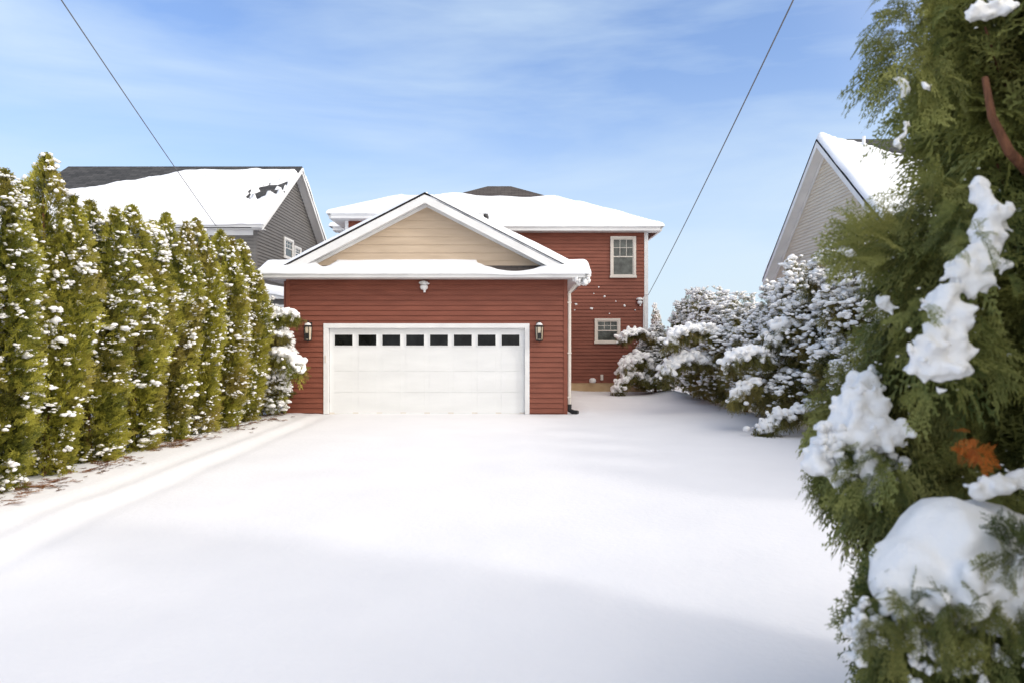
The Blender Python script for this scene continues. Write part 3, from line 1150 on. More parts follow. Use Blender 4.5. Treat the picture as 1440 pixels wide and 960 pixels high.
s_ = snow_sheet("snow", rx0 + 0.02, rx1, ry - rh - 0.1, ry + rh + 0.1, rroof, rsnow, rr_, 0.10, 0.20, 0.15, 0.03, 41.0, "xyY")
s_.location = tuple(-c for c in RO)
w = rnm()
p = (11.0, 21.35)
zz = rroof(0, p[1])
w.tube([(p[0], p[1], zz - 0.1), (p[0], p[1], zz + 0.45)], 0.05, 10)
w.tube([(p[0] - 0.0, p[1], zz + 0.12), (p[0] + 0.28, p[1], zz + 0.12), (p[0] + 0.28, p[1], zz - 0.2)], 0.05, 10)
w.build("vent_pipe", M["fixture"], rn)


# ------------------------------------------------------------------ foliage
def strip_tris(segs, fold=0.25):
    """each segment (p, q, width, plane-normal z) -> folded lozenge of two triangles"""
    V, Fc, L = [], [], []
    for (p, q, wd, lv) in segs:
        p, q = np.array(p, float), np.array(q, float)
        d = q - p
        ln = np.linalg.norm(d[:2]) + 1e-9
        nrm = np.array([-d[1] / ln, d[0] / ln, 0])
        m = p + d * 0.45
        n = len(V)
        V += [p, m + nrm * wd / 2 - [0, 0, wd * fold], q, m - nrm * wd / 2 - [0, 0, wd * fold]]
        Fc += [(n, n + 1, n + 2), (n, n + 2, n + 3)]
        L += [lv, lv + 0.1, lv + 0.22, lv + 0.1]
    return np.array(V), np.array(Fc), np.array(L)


def frond(seed, detail=2, nl=11, wid=0.022, open_=0.85):
    """one flat thuja spray, unit length along +X, in the XY plane"""
    r = random.Random(seed)
    segs = []
    curve = r.uniform(-0.25, 0.25)

    def pos(t):
        return np.array([t, curve * t * t, 0.0])
    for i in range(5):
        segs.append((pos(i / 5), pos((i + 1) / 5 + 0.03), wid * 1.1, 0.05))
    for i in range(nl):
        t = 0.12 + 0.82 * i / (nl - 1)
        sd = 1 if i % 2 else -1
        ll = (0.50 * math.sin(math.pi * (0.18 + 0.72 * (1 - t))) + 0.05) * r.uniform(0.75, 1.15)
        an = sd * R(r.uniform(38, 55)) * open_
        d = np.array([math.cos(an), math.sin(an), r.uniform(-0.12, 0.12)])
        p0 = pos(t)
        bend = np.array([0.25, 0, 0])
        p1 = p0 + d * ll * 0.55
        p2 = p1 + (d + bend) * ll * 0.5
        segs.append((p0, p1, wid, 0.1))
        segs.append((p1, p2, wid * 1.05, 0.2))
        if detail >= 2:
            ns = max(2, int(ll / 0.055))
            for j in range(ns):
                u = (j + 0.7) / (ns + 0.4)
                pp = p0 + (p1 - p0) * (u / 0.55) if u < 0.55 else p1 + (p2 - p1) * ((u - 0.55) / 0.45)
                s2 = 1 if j % 2 else -1
                a2 = an + s2 * R(r.uniform(35, 50)) * open_
                l2 = (0.13 * (1 - u) + 0.045) * r.uniform(0.8, 1.3)
                q2 = pp + np.array([math.cos(a2), math.sin(a2), r.uniform(-0.15, 0.15)]) * l2
                segs.append((pp, q2, wid * 1.15, 0.25))
    return strip_tris(segs)


def place(templates, Pn, Dn, Up, Sc, droop, base_tint):
    """instances of spray templates: positions, stem directions, up-ish vector (plane normal), scale"""
    vs, fs, ts, n = [], [], [], 0
    K = len(templates)
    for k in range(K):
        idx = np.arange(k, len(Pn), K)
        if len(idx) == 0:
            continue
        v, f, l = templates[k]
        X = Dn[idx] / np.linalg.norm(Dn[idx], axis=1, keepdims=True)
        U = Up[idx]
        Y = np.cross(U, X)
        Y /= np.linalg.norm(Y, axis=1, keepdims=True) + 1e-9
        Z = np.cross(X, Y)
        s = Sc[idx][:, None, None]
        w = (v[None, :, 0:1] * X[:, None, :] + v[None, :, 1:2] * Y[:, None, :] + v[None, :, 2:3] * Z[:, None, :]) * s
        w[..., 2] -= (droop[idx][:, None] * v[None, :, 0] ** 2) * Sc[idx][:, None]
        w += Pn[idx][:, None, :]
        vs.append(w.reshape(-1, 3))
        fs.append((f[None] + (np.arange(len(idx)) * len(v))[:, None, None] + n).reshape(-1, 3))
        ts.append((base_tint[idx][:, None] + l[None]).ravel())
        n += len(idx) * len(v)
    return np.concatenate(vs), np.concatenate(fs), np.concatenate(ts)


FAR_T = [frond(k, 1, 8, 0.13, 0.9) for k in range(6)]
MID_T = [frond(20 + k, 1, 9, 0.10, 1.0) for k in range(6)]
NEAR_T = [frond(50 + k, 2, 12, 0.036, 1.1) for k in range(8)]


def vnoise(P, sc, o):
    return np.array([noise.noise(Vector(p * sc) + Vector((o, o * 1.7, -o))) for p in P])


def trunk_mesh(h, r0, seed, lean=0.0, branches=14, reach=0.4):
    rr = random.Random(seed)
    mb = MB()
    pts = [(lean * t * t + 0.03 * math.sin(5 * t + seed), 0.03 * math.cos(4 * t + seed), -0.1 + t * h) for t in np.linspace(0, 1, 9)]
    mb.tube(pts, r0, 9, r0 * 0.15)
    for k in range(branches):
        t = rr.uniform(0.06, 0.9)
        p = Vector(pts[int(t * 8)])
        a_ = rr.uniform(0, 6.28)
        l = reach * rr.uniform(0.6, 1.0) * (1 - 0.5 * t)
        q = p + Vector((math.cos(a_) * l * 0.6, math.sin(a_) * l * 0.6, l * 0.35))
        e = p + Vector((math.cos(a_) * l, math.sin(a_) * l, l * 0.9))
        mb.tube([tuple(p), tuple(q), tuple(e)], r0 * 0.28, 6, r0 * 0.06)
    return mb


def column_tree(seed, h, rad, n=12000, nsnow=900, double=False):
    """columnar arborvitae: returns (crown mesh, snow mesh, trunk MB)"""
    r = np.random.default_rng(seed)
    z = r.uniform(0, 1, n) ** 0.92
    th = r.uniform(0, 2 * np.pi, n)
    leaders = [(0.0, 0.0, 1.0)] + ([(0.34 * math.cos(q_), 0.34 * math.sin(q_), r.uniform(0.80, 1.0)) for q_ in (seed + r.uniform(-.4, .4) + np.array([0, 2.1, 4.2]))])
    li = r.choice(len(leaders), n, p=[0.34, 0.22, 0.22, 0.22])
    L = np.array(leaders)[li]

    def prof(t):
        return np.clip(0.74 + 1.4 * t, 0, 1) * np.clip((1.0 - t) / 0.30, 0, 1) ** 0.75
    zz = z * L[:, 2]
    R0 = rad * prof(z) * np.where(li == 0, 0.72, 0.52)
    lump = np.array([noise.noise(Vector((math.cos(a_) * 1.6 + seed, math.sin(a_) * 1.6, q * 5.5))) for a_, q in zip(th, z)])
    lump2 = np.array([noise.noise(Vector((math.cos(a_) * 3.5 + seed, math.sin(a_) * 3.5, q * 16))) for a_, q in zip(th, z)])
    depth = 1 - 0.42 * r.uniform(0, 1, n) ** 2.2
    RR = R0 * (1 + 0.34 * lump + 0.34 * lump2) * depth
    cx = L[:, 0] * np.clip(z * 1.6, 0, 1)
    cy = L[:, 1] * np.clip(z * 1.6, 0, 1)
    P = np.stack([cx + RR * np.cos(th), cy + RR * np.sin(th), 0.06 + zz * h], 1)
    out = np.stack([np.cos(th), np.sin(th), np.zeros(n)], 1)
    el = r.uniform(0.5, 1.6, n)
    D = out + np.stack([r.normal(0, .35, n), r.normal(0, .35, n), el], 1)
    D[z > 0.9, 2] += 1.5
    tang = np.stack([-np.sin(th), np.cos(th), np.zeros(n)], 1)
    U = tang + 0.75 * r.normal(0, 1, (n, 3))
    S = r.uniform(0.06, 0.135, n) * (1 - 0.15 * z)
    P = P - D / np.linalg.norm(D, axis=1, keepdims=True) * S[:, None] * 0.55
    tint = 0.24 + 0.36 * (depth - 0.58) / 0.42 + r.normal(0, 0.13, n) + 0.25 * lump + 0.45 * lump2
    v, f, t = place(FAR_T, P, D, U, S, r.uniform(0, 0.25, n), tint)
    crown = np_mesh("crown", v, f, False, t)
    # dark inner mass of twigs
    # snow tufts: sit on upward pockets of outer surface
    sel = r.choice(np.where((depth > 0.86))[0], nsnow, replace=False)
    keep = sel[r.uniform(0, 1, nsnow) < (0.22 + 0.65 * z[sel] ** 1.3 + 0.4 * np.clip(0.15 - z[sel], 0, 1) / 0.15 + 1.1 * lump[sel] + 0.9 * lump2[sel] + 0.12)]
    P2 = P[keep] + out[keep] * 0.03 + np.array([0, 0, 0.03])
    pts, sz = [], []
    for p in P2:
        s0 = r.uniform(0.010, 0.036) * (1.5 if r.uniform() < 0.10 else 1)
        for _ in range(r.integers(3, 7)):
            pts.append(p + r.normal(0, 1, 3) * [s0 * 1.3, s0 * 1.3, s0 * 0.8])
            q = s0 * r.uniform(0.35, 1.0)
            sz.append((q * r.uniform(1.0, 1.7), q * 0.9, q * r.uniform(0.5, 0.9)))
    v, f = blobs(np.array(pts), np.array(sz), 2)
    snow = np_mesh("snow", v, f, True)
    return crown, snow, trunk_mesh(h * 0.93, 0.05, seed, 0, 12, rad * 0.8).build


def add_tree(name, label, cat, group, meshes, loc, rot=0.0, sc=(1, 1, 1), leaf="leaf_left"):
    crown, snow, trunk = meshes
    t = thing(name, label, cat, loc, group)
    t.rotation_euler = (0, 0, rot)
    t.scale = sc
    for nm, me, mt in (("trunk", trunk, M["bark"]), ("crown", crown, M[leaf]), ("snow", snow, M["snow_tree"])):
        o = link(nm, me, mt, t)
        if nm == "snow":
            o["kind"] = "stuff"
    return t


def mb_mesh(mb, name):
    me = bpy.data.meshes.new(name)
    me.from_pydata(mb.v, [], mb.f)
    me.polygons.foreach_set("use_smooth", [True] * len(me.polygons))
    me.update()
    return me


COLV = []
for k in range(4):
    c, s, _ = column_tree(100 + k * 13, 4.0, 0.60)
    COLV.append((c, s, mb_mesh(trunk_mesh(3.7, 0.05, k, 0, 12, 0.4), "trunk")))

left = [  # Y, x, height, label
    (6.95, -6.10, 3.6, "arborvitae at the camera end of the left hedge, cut off by the left edge"),
    (7.95, -6.06, 3.75, "yellow-green arborvitae at the left edge of the photo, second from the camera"),
    (8.90, -6.08, 4.12, "tallest arborvitae of the left hedge, its spire against the sky"),
    (9.86, -6.10, 3.72, "arborvitae of the left hedge just right of the tallest spire"),
    (10.86, -6.05, 3.85, "arborvitae in the left hedge, two columns right of the tallest spire"),
    (11.95, -6.05, 3.95, "left hedge arborvitae, fifth column counted from the garage"),
    (13.05, -6.04, 4.05, "left hedge arborvitae, fourth column counted from the garage"),
    (14.10, -6.02, 4.0, "left hedge arborvitae below the end of the left wire, third column from the garage"),
    (15.10, -6.00, 3.95, "left hedge arborvitae, second column from the garage, before the grey side wall"),
    (16.00, -6.22, 3.6, "last full column of the left hedge, nearest the garage, snow thick on its top"),
]
for i, (Y, X, H, lab) in enumerate(left):
    q = H / 4.0
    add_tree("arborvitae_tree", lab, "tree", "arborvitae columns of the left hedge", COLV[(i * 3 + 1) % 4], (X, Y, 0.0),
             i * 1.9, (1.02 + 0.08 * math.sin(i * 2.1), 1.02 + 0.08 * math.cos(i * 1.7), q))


# snow-laden bushes
def bush(seed, h, rad, n=7000, nsn=1500, arcs=9, ar=(0.35, 0.75), dens=1.0):
    r = np.random.default_rng(seed)
    # lobes
    nl = 9
    lob = []
    for k in range(nl):
        a_ = r.uniform(0, 6.28)
        q = r.uniform(0.1, 0.85)
        rr = rad * (1 - 0.55 * q) * 0.62
        lob.append((math.cos(a_) * rr, math.sin(a_) * rr, h * (0.12 + 0.72 * q), rad * r.uniform(0.38, 0.6), h * r.uniform(0.13, 0.2)))
    lob.append((0, 0, h * 0.45, rad * 0.75, h * 0.42))
    lob.append((r.uniform(-.1, .1), r.uniform(-.1, .1), h * 0.80, rad * 0.42, h * 0.22))
    W = np.array([l[3] ** 2 + l[3] * l[4] * 1.5 for l in lob])
    li = r.choice(len(lob), n, p=W / W.sum())
    Lb = np.array(lob)[li]
    d = r.normal(0, 1, (n, 3))
    d /= np.linalg.norm(d, axis=1, keepdims=True)
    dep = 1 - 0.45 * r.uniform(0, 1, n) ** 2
    lump = np.array([noise.noise(Vector(x * 2.6) + Vector((seed, l, 0))) for x, l in zip(d, li)])
    P = Lb[:, :3] + d * dep[:, None] * (1 + 0.3 * lump)[:, None] * np.stack([Lb[:, 3], Lb[:, 3], Lb[:, 4]], 1)
    P[:, 2] = np.abs(P[:, 2]) + 0.03
    D = d + r.normal(0, .4, (n, 3)) + np.array([0, 0, 0.35])
    U = r.normal(0, 1, (n, 3)) * 0.6 + np.cross(d, [0, 0, 1.0])
    S = r.uniform(0.08, 0.16, n)
    P0 = P - D / np.linalg.norm(D, axis=1, keepdims=True) * S[:, None] * 0.5
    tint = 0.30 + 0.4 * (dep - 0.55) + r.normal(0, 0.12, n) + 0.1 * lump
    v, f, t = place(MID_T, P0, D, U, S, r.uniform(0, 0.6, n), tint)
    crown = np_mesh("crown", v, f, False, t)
    rad2 = np.sqrt(P[:, 0] ** 2 + P[:, 1] ** 2)
    score = dep + 0.18 * d[:, 2] + 0.25 * lump + 0.12 * r.normal(0, 1, n)
    idx = np.argsort(-score)[:nsn]
    pts, sz = [], []
    for i in idx:
        s0 = r.uniform(0.026, 0.072)
        for _ in range(r.integers(1, 4)):
            pts.append(P[i] + d[i] * 0.03 + np.array([0, 0, 0.02]) + r.normal(0, 1, 3) * [0.03, 0.03, 0.02])
            q = s0 * r.uniform(0.55, 1.0)
            sz.append((q * r.uniform(1.0, 1.9), q * 0.9, q * r.uniform(0.5, 0.85)))
    # bowed branches, each carrying a roll of snow with ragged twigs below
    extra = []
    for k in range(arcs):
        a_ = r.uniform(0, 6.28)
        z0 = h * r.uniform(0.25, 0.9)
        L_ = rad * r.uniform(*ar)
        r0 = rad * 0.45 * (1.1 - z0 / h)
        for j in range(16):
            t_ = j / 15
            rr = r0 + L_ * t_
            zz = z0 + 0.16 * math.sin(min(t_ * 2.2, 3.14)) - 0.42 * t_ ** 2.2 * L_ / 0.6
            wd = 0.075 * (1 - 0.45 * t_) * (0.9 + 0.3 * r.uniform())
            for _ in range(5):
                off = r.normal(0, 1, 3) * [0.09, 0.09, 0.04]
                pts.append(np.array([math.cos(a_) * rr, math.sin(a_) * rr, max(zz, 0.08)]) + off)
                q = wd * r.uniform(0.5, 1.0)
                sz.append((q, q, q * 0.75))
            extra.append((math.cos(a_) * rr, math.sin(a_) * rr, max(zz - 0.06, 0.05), a_))
    v, f = blobs(np.array(pts), np.array(sz), 2)
    snow = np_mesh("snow", v, f, True)
    if extra:
        E = np.repeat(np.array(extra), 5, 0)
        m = len(E)
        P = E[:, :3] + r.normal(0, 0.05, (m, 3))
        D = np.stack([np.cos(E[:, 3]), np.sin(E[:, 3]), np.full(m, -0.4)], 1) + r.normal(0, .55, (m, 3))
        v2, f2, t2 = place(MID_T, P, D, r.normal(0, 1, (m, 3)), r.uniform(0.09, 0.17, m), r.uniform(0.2, 0.8, m), r.uniform(0.2, 0.45, m))
        v1 = np.empty(len(crown.vertices) * 3, dtype=np.float32)
        crown.vertices.foreach_get("co", v1)
        v, f, t = v1.reshape(-1, 3), f, t
        f1 = np.empty(len(crown.polygons) * 3, dtype=np.int32)
        crown.loops.foreach_get("vertex_index", f1)
        crown2 = np_mesh("crown", np.concatenate([v, v2]), np.concatenate([f1.reshape(-1, 3), f2 + len(v)]), False, np.concatenate([t, t2]))
        bpy.data.meshes.remove(crown)
        crown = crown2
    return crown, snow, mb_mesh(trunk_mesh(h * 0.8, 0.06, seed, 0, 14, rad * 0.8), "trunk")


BV = [bush(201 + 7 * k, 3.5, 0.95) for k in range(4)]
right = [  # Y, X, h, width, variant, label
    (24.0, 5.05, 2.35, 0.95, 0, "snow-bowed shrub at the far end of the right hedge, arching over the house foundation"),
    (23.2, 6.1, 3.5, 0.8, 1, "tall upright evergreen at the far end of the right hedge, beside the red house corner"),
    (21.8, 6.15, 3.4, 0.9, 2, "evergreen of the right hedge, second tall one from the red house"),
    (20.4, 6.1, 3.25, 0.95, 3, "third tall evergreen of the right hedge from the red house"),
    (19.0, 6.05, 3.0, 0.95, 0, "rounded snow-laden evergreen near the middle of the right hedge, fourth from the house"),
    (17.6, 6.0, 2.95, 1.05, 1, "lowest evergreen at the dip in the right hedge's top line"),
    (16.3, 6.2, 3.1, 0.95, 2, "evergreen just on the camera side of the right hedge's dip"),
    (15.0, 6.25, 3.5, 1.0, 3, "tall snow-covered evergreen of the right hedge in front of the beige gable"),
    (13.7, 6.3, 3.5, 1.05, 0, "broad snow-covered evergreen of the right hedge, low bough resting on the ground"),
    (12.3, 6.5, 3.5, 1.0, 1, "evergreen of the right hedge half hidden behind the foreground cedar's tips"),
    (10.9, 6.6, 3.4, 1.0, 2, "evergreen of the right hedge showing only through gaps in the foreground cedar"),
]
for i, (Y, X, H, wd, vi, lab) in enumerate(right):
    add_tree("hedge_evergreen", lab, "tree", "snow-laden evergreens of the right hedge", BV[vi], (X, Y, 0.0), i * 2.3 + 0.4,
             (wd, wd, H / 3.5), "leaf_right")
for i, (Y, X, H) in enumerate(((9.5, 6.7, 3.4), (8.1, 6.7, 3.5), (6.7, 6.7, 3.5))):
    add_tree("hedge_evergreen", "evergreen of the right hedge hidden behind the foreground cedar", "tree",
             "snow-laden evergreens of the right hedge", BV[(i + 1) % 4], (X, Y, 0.0), i * 1.3, (1, 1, H / 3.5), "leaf_right")
# tree behind the red house corner
add_tree("distant_evergreen", "small evergreen glimpsed behind the red house's right corner", "tree", None, BV[1], (7.35, 35.0, 0.0), 0.5, (0.4, 0.4, 1.05), "leaf_right")
# shrub at the garage's left corner
gb = bush(333, 2.9, 0.62, 3200, 1500, 10, (0.5, 1.0))
add_tree("snowy_shrub", "snow-laden evergreen bending over the garage's left corner", "shrub", None, gb, (-5.85, 16.45, 0.0), 0.4, (0.95, 0.95, 0.92), "leaf_left")

# hand-placed bowed boughs: (thing name lookup by label start)
def bough(parent, pts, width, seed, mat="leaf_right", vox=0.02, twig=0.10, under=34):
    """a bent branch under a roll of snow, world points pts"""
    r = np.random.default_rng(seed)
    inv = parent.matrix_world.inverted()
    pts = [Vector(p) for p in pts]
    n = 22
    line = []
    for i in range(n):
        t_ = i / (n - 1) * (len(pts) - 1)
        k = min(int(t_), len(pts) - 2)
        line.append(pts[k].lerp(pts[k + 1], t_ - k))
    mb = MB()
    mb.tube([tuple(p - Vector((0, 0, width * 0.6))) for p in line], 0.014, 6, 0.005)
    me = mb_mesh(mb, "branch")
    o = link("branch", me, M["bark"], parent)
    P, S = [], []
    for p in line:
        for _ in range(9):
            P.append(np.array(p) + r.normal(0, 1, 3) * [width * 0.62, width * 0.62, width * 0.42])
            q = width * r.uniform(0.2, 0.62)
            S.append((q, q, q * 0.8))
    sm = link("snow", fuse("snow", P, S, vox, width * 0.12, 9, 2), M["snow_tree"], o)
    E = np.repeat(np.array([tuple(p) for p in line]), under, 0)
    m = len(E)
    P = E + r.normal(0, 1, (m, 3)) * [width * 0.7, width * 0.7, width * 0.4] - [0, 0, width * 0.8]
    D = r.normal(0, 1, (m, 3)) * [1, 1, .6] + [0, 0, -0.45]
    v, f, t = place(MID_T, P, D, r.normal(0, 1, (m, 3)), r.uniform(twig * 0.6, twig * 1.3, m), r.uniform(0.2, 0.8, m), r.uniform(0.15, 0.5, m))
    lv = link("leaves", np_mesh("leaves", v, f, False, t), M[mat], o)
    return o


bpy.context.view_layer.update()


def find(lab):
    return [o for o in bpy.data.objects if o.get("label", "").startswith(lab)][0]


def fixp(o, parent):
    o.matrix_parent_inverse = parent.matrix_world.inverted()


e0 = find("snow-bowed shrub at the far end")
for pts, wd, sd in (([at(930, 482, 23.6), at(905, 466, 23.3), at(888, 465, 23.1), at(874, 476, 23.0)], 0.14, 1),
                    ([at(925, 520, 23.6), at(900, 500, 23.2), at(884, 505, 23.0), at(878, 520, 23.0)], 0.20, 2),
                    ([at(915, 535, 23.5), at(890, 524, 23.0), at(874, 534, 22.8), at(867, 549, 22.8)], 0.15, 3)):
    fixp(bough(e0, pts, wd, sd), e0)
e1 = find("broad snow-covered evergreen")
fixp(bough(e1, [at(1180, 560, 13.0), at(1130, 573, 12.9), at(1095, 583, 12.9), at(1070, 603, 12.9)], 0.13, 4), e1)
e2 = find("rounded snow-laden evergreen")
for (pl, wd, sd) in (([at(1010, 470, 17.6), at(985, 460, 17.5), at(955, 465, 17.4), at(940, 480, 17.3)], 0.16, 5),
                     ([at(1010, 510, 17.8), at(975, 500, 17.5), at(945, 508, 17.4), at(932, 528, 17.4)], 0.17, 6)):
    fixp(bough(e2, pl, wd, sd), e2)
e3 = find("tall snow-covered evergreen of")
for (pl, wd, sd) in (([at(1170, 470, 13.9), at(1125, 448, 13.9), at(1100, 455, 13.9), at(1085, 480, 13.9)], 0.16, 7),
                     ([at(1080, 500, 13.9), at(1055, 492, 13.9), at(1038, 498, 13.9), at(1026, 512, 13.9)], 0.15, 8),
                     ([at(1060, 535, 13.7), at(1045, 545, 13.7), at(1033, 560, 13.7)], 0.12, 9)):
    fixp(bough(e3, pl, wd, sd), e3)
e4 = find("snow-laden evergreen bending")
for (pl, wd, sd) in (([at(372, 456, 16.0), at(390, 444, 15.9), at(405, 438, 15.9), at(416, 444, 15.9)], 0.10, 10),
                     ([at(375, 505, 16.0), at(392, 494, 15.9), at(410, 500, 15.8), at(417, 520, 15.8)], 0.15, 11),
                     ([at(372, 478, 16.0), at(385, 468, 15.9), at(400, 470, 15.9)], 0.10, 12)):
    fixp(bough(e4, pl, wd, sd, "leaf_left"), e4)

# litter of brown needles at the feet of the left hedge
r = np.random.default_rng(5)
P = []
for (Y, X, H, lab) in left:
    k = int(r.integers(20, 90)) if Y < 13 else 30
    c = np.array([X + 0.42 + r.uniform(-.1, .15), Y + r.uniform(-.2, .4)])
    q = r.normal(0, 1, (k, 2)) * [0.16, 0.26] + c
    P.append(q)
P = np.concatenate(P)
P3 = np.array([(p[0], p[1], ground_h(p[0], p[1]) + 0.012) for p in P])
m = len(P3)
D = r.normal(0, 1, (m, 3)) * [1, 1, 0.08]
v, f, t = place(FAR_T, P3, D, np.tile([0, 0, 1.0], (m, 1)) + r.normal(0, .15, (m, 3)), r.uniform(0.06, 0.15, m), np.zeros(m), r.uniform(0, 0.8, m))
lt = link("needle_litter", np_mesh("needle_litter", v, f, False, t), M["mulch"])
lt["kind"] = "stuff"
lt["label"] = "red-brown fallen needles on the snow along the foot of the left hedge"
lt["category"] = "litter"

# ------------------------------------------------------------------ foreground cedar
CX, CY = 2.53, 3.05
cedar = thing("foreground_cedar", "big dark green cedar filling the right side of the photo, close to the camera", "tree", (CX, CY, 0))
r = np.random.default_rng(77)


def shell(n, zlo, zhi, radf, cx, cy, seed):
    z = r.uniform(zlo, zhi, n)
    th = r.uniform(0, 2 * np.pi, n)
    # keep most of the sprays on the sides that can be seen (towards -x and -y)
    vis = np.cos(th - math.radians(222))
    keep = r.uniform(0, 1, n) < np.where(vis > -0.15, 1.0, 0.35)
    z, th = z[keep], th[keep]
    m = len(z)
    lump = np.array([noise.noise(Vector((math.cos(a_) * 2.2 + seed, math.sin(a_) * 2.2, q * 2.3))) for a_, q in zip(th, z)])
    lump2 = np.array([noise.noise(Vector((math.cos(a_) * 6 + seed, math.sin(a_) * 6, q * 6.5 + 4))) for a_, q in zip(th, z)])
    dep = 1 - 0.5 * r.uniform(0, 1, m) ** 1.8
    RR = np.array([radf(q) for q in z]) * (1 + 0.22 * lump + 0.20 * lump2) * dep
    P = np.stack([cx + RR * np.cos(th), cy + RR * np.sin(th), z], 1)
    out = np.stack([np.cos(th), np.sin(th), np.zeros(m)], 1)
    return P, out, th, dep, lump + lump2


def crad(z):
    return 0.60 * max(0.05, min(1, (4.15 - z) / 0.8)) ** 0.6 * (0.62 + 0.38 * min(max(z - 0.2, 0) / 1.3, 1)) * (1 - 0.12 * math.exp(-((z - 2.45) / 0.3) ** 2)) * (1 - 0.13 * min(max((z - 2.3) / 0.4, 0), 1))


P, out, th, dep, lump = shell(5600, 0.25, 3.95, crad, CX, CY, 3.0)
m = len(P)
elev = r.normal(0.30, 0.60, m)
D = out + np.stack([r.normal(0, .38, m), r.normal(0, .38, m), elev], 1)
tang = np.stack([-np.sin(th), np.cos(th), np.zeros(m)], 1)
U = tang * 0.6 + 0.8 * r.normal(0, 1, (m, 3)) + np.array([0, 0, 0.5])
S = r.uniform(0.18, 0.34, m)
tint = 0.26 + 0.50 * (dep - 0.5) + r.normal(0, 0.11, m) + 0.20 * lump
PP, DD, UU, SS, TT, DR = [P - D / np.linalg.norm(D, axis=1, keepdims=True) * S[:, None] * 0.62], [D], [U], [S], [tint], [r.uniform(0.0, 0.45, m)]


def lobe(c, rad, n, direc, spread, smin, smax, tb, droop=(0.2, 0.8)):
    c, rad, direc = np.array(c), np.array(rad), np.array(direc, float)
    d = r.normal(0, 1, (n, 3))
    d /= np.linalg.norm(d, axis=1, keepdims=True)
    q = r.uniform(0.2, 1, n) ** 0.6
    P = c + d * rad * q[:, None]
    D = d * 0.8 + direc + r.normal(0, spread, (n, 3))
    S = r.uniform(smin, smax, n)
    PP.append(P); DD.append(D); UU.append(np.cross(d, [0, 0, 1.0]) + 0.7 * r.normal(0, 1, (n, 3)) + [0, 0, .3]); SS.append(S)
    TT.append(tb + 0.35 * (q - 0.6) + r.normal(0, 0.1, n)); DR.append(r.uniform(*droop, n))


# sprays reaching left past the outline, the drooping snowy bough at mid height
lobe(at(1292, 60, 2.9), (0.10, 0.15, 0.35), 100, (-0.8, -0.1, 0.3), 0.4, 0.10, 0.18, 0.38)
lobe(at(1325, 330, 2.7), (0.17, 0.2, 0.20), 130, (-0.9, -0.2, 0.1), 0.4, 0.12, 0.2, 0.35)
lobe(at(1240, 345, 2.6), (0.08, 0.12, 0.07), 26, (-1.3, 0, 0.3), 0.3, 0.10, 0.17, 0.48, (0, 0.3))
lobe(at(1305, 470, 2.7), (0.16, 0.2, 0.18), 160, (-0.8, -0.2, 0.0), 0.4, 0.12, 0.2, 0.30)
lobe(at(1240, 600, 2.75), (0.16, 0.2, 0.24), 260, (-0.7, -0.3, -0.3), 0.4, 0.10, 0.17, 0.28)
lobe(at(1195, 660, 2.75), (0.08, 0.12, 0.08), 110, (-0.9, -0.2, -0.5), 0.35, 0.06, 0.12, 0.32)
for q_ in ((1350, 300), (1352, 350), (1410, 380), (1290, 440), (1385, 450), (1300, 545), (1352, 540), (1370, 330)):
    lobe(at(q_[0], q_[1], 2.14), (0.025, 0.02, 0.025), 5, (-0.2, -0.3, 0.2), 0.6, 0.04, 0.08, 0.32)
lobe(at(1235, 660, 2.44), (0.10, 0.06, 0.10), 70, (-0.6, -0.3, -0.3), 0.4, 0.06, 0.12, 0.30)
lobe(at(1300, 690, 2.6), (0.20, 0.2, 0.14), 230, (-0.5, -0.4, -0.2), 0.4, 0.12, 0.2, 0.28)
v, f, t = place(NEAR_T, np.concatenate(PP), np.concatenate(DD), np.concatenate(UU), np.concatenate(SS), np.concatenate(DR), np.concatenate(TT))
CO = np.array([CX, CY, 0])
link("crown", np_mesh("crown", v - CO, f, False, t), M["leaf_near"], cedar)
# trunk and rising limbs
mb = MB((CX, CY, 0))
mb.tube([(CX + 0.02 * math.sin(3 * q), CY + 0.02 * math.cos(4 * q), q) for q in np.linspace(-0.1, 3.8, 14)], 0.085, 12, 0.02)
rr = random.Random(4)
for k in range(46):
    z0 = rr.uniform(0.2, 3.0)
    a_ = rr.uniform(0, 6.28)
    l = rr.uniform(0.45, 0.8)
    pts = []
    for j in range(6):
        t_ = j / 5
        pts.append((CX + math.cos(a_ + 0.3 * t_) * l * t_, CY + math.sin(a_ + 0.3 * t_) * l * t_, z0 + l * (0.35 * t_ + 0.45 * t_ * t_)))
    mb.tube(pts, 0.02, 7, 0.004)
mb.tube([at(1385, 110, 2.55), at(1395, 165, 2.5), at(1420, 215, 2.45), at(1450, 245, 2.45)], 0.011, 8, 0.02)
mb.build("trunk", M["bark"], cedar, smooth=True)
# dead orange sprays
n = 15
c = np.array(at(1362, 632, 2.22))
P = c + r.normal(0, 0.018, (n, 3))
D = r.normal(0, .8, (n, 3)) + [0, -0.3, -0.5]
v, f, t = place(NEAR_T, P, D, r.normal(0, 1, (n, 3)), r.uniform(0.03, 0.058, n), r.uniform(0, .4, n), r.uniform(0.1, 0.7, n))
o = link("dead_spray", np_mesh("dead_spray", v - CO, f, False, t), M["leaf_dead"], cedar)
o["label"] = "bright orange dead spray"
n = 14
c = np.array(at(1197, 650, 2.52))
v, f, t = place(NEAR_T, c + r.normal(0, 0.012, (n, 3)), r.normal(0, 1, (n, 3)), r.normal(0, 1, (n, 3)), r.uniform(0.03, 0.05, n), r.uniform(0, .4, n), r.uniform(0.0, 0.3, n))
o = link("dead_spray", np_mesh("dead_spray", v - CO, f, False, t), M["leaf_dead"], cedar)
o["label"] = "small red-brown dead spray in the snow"

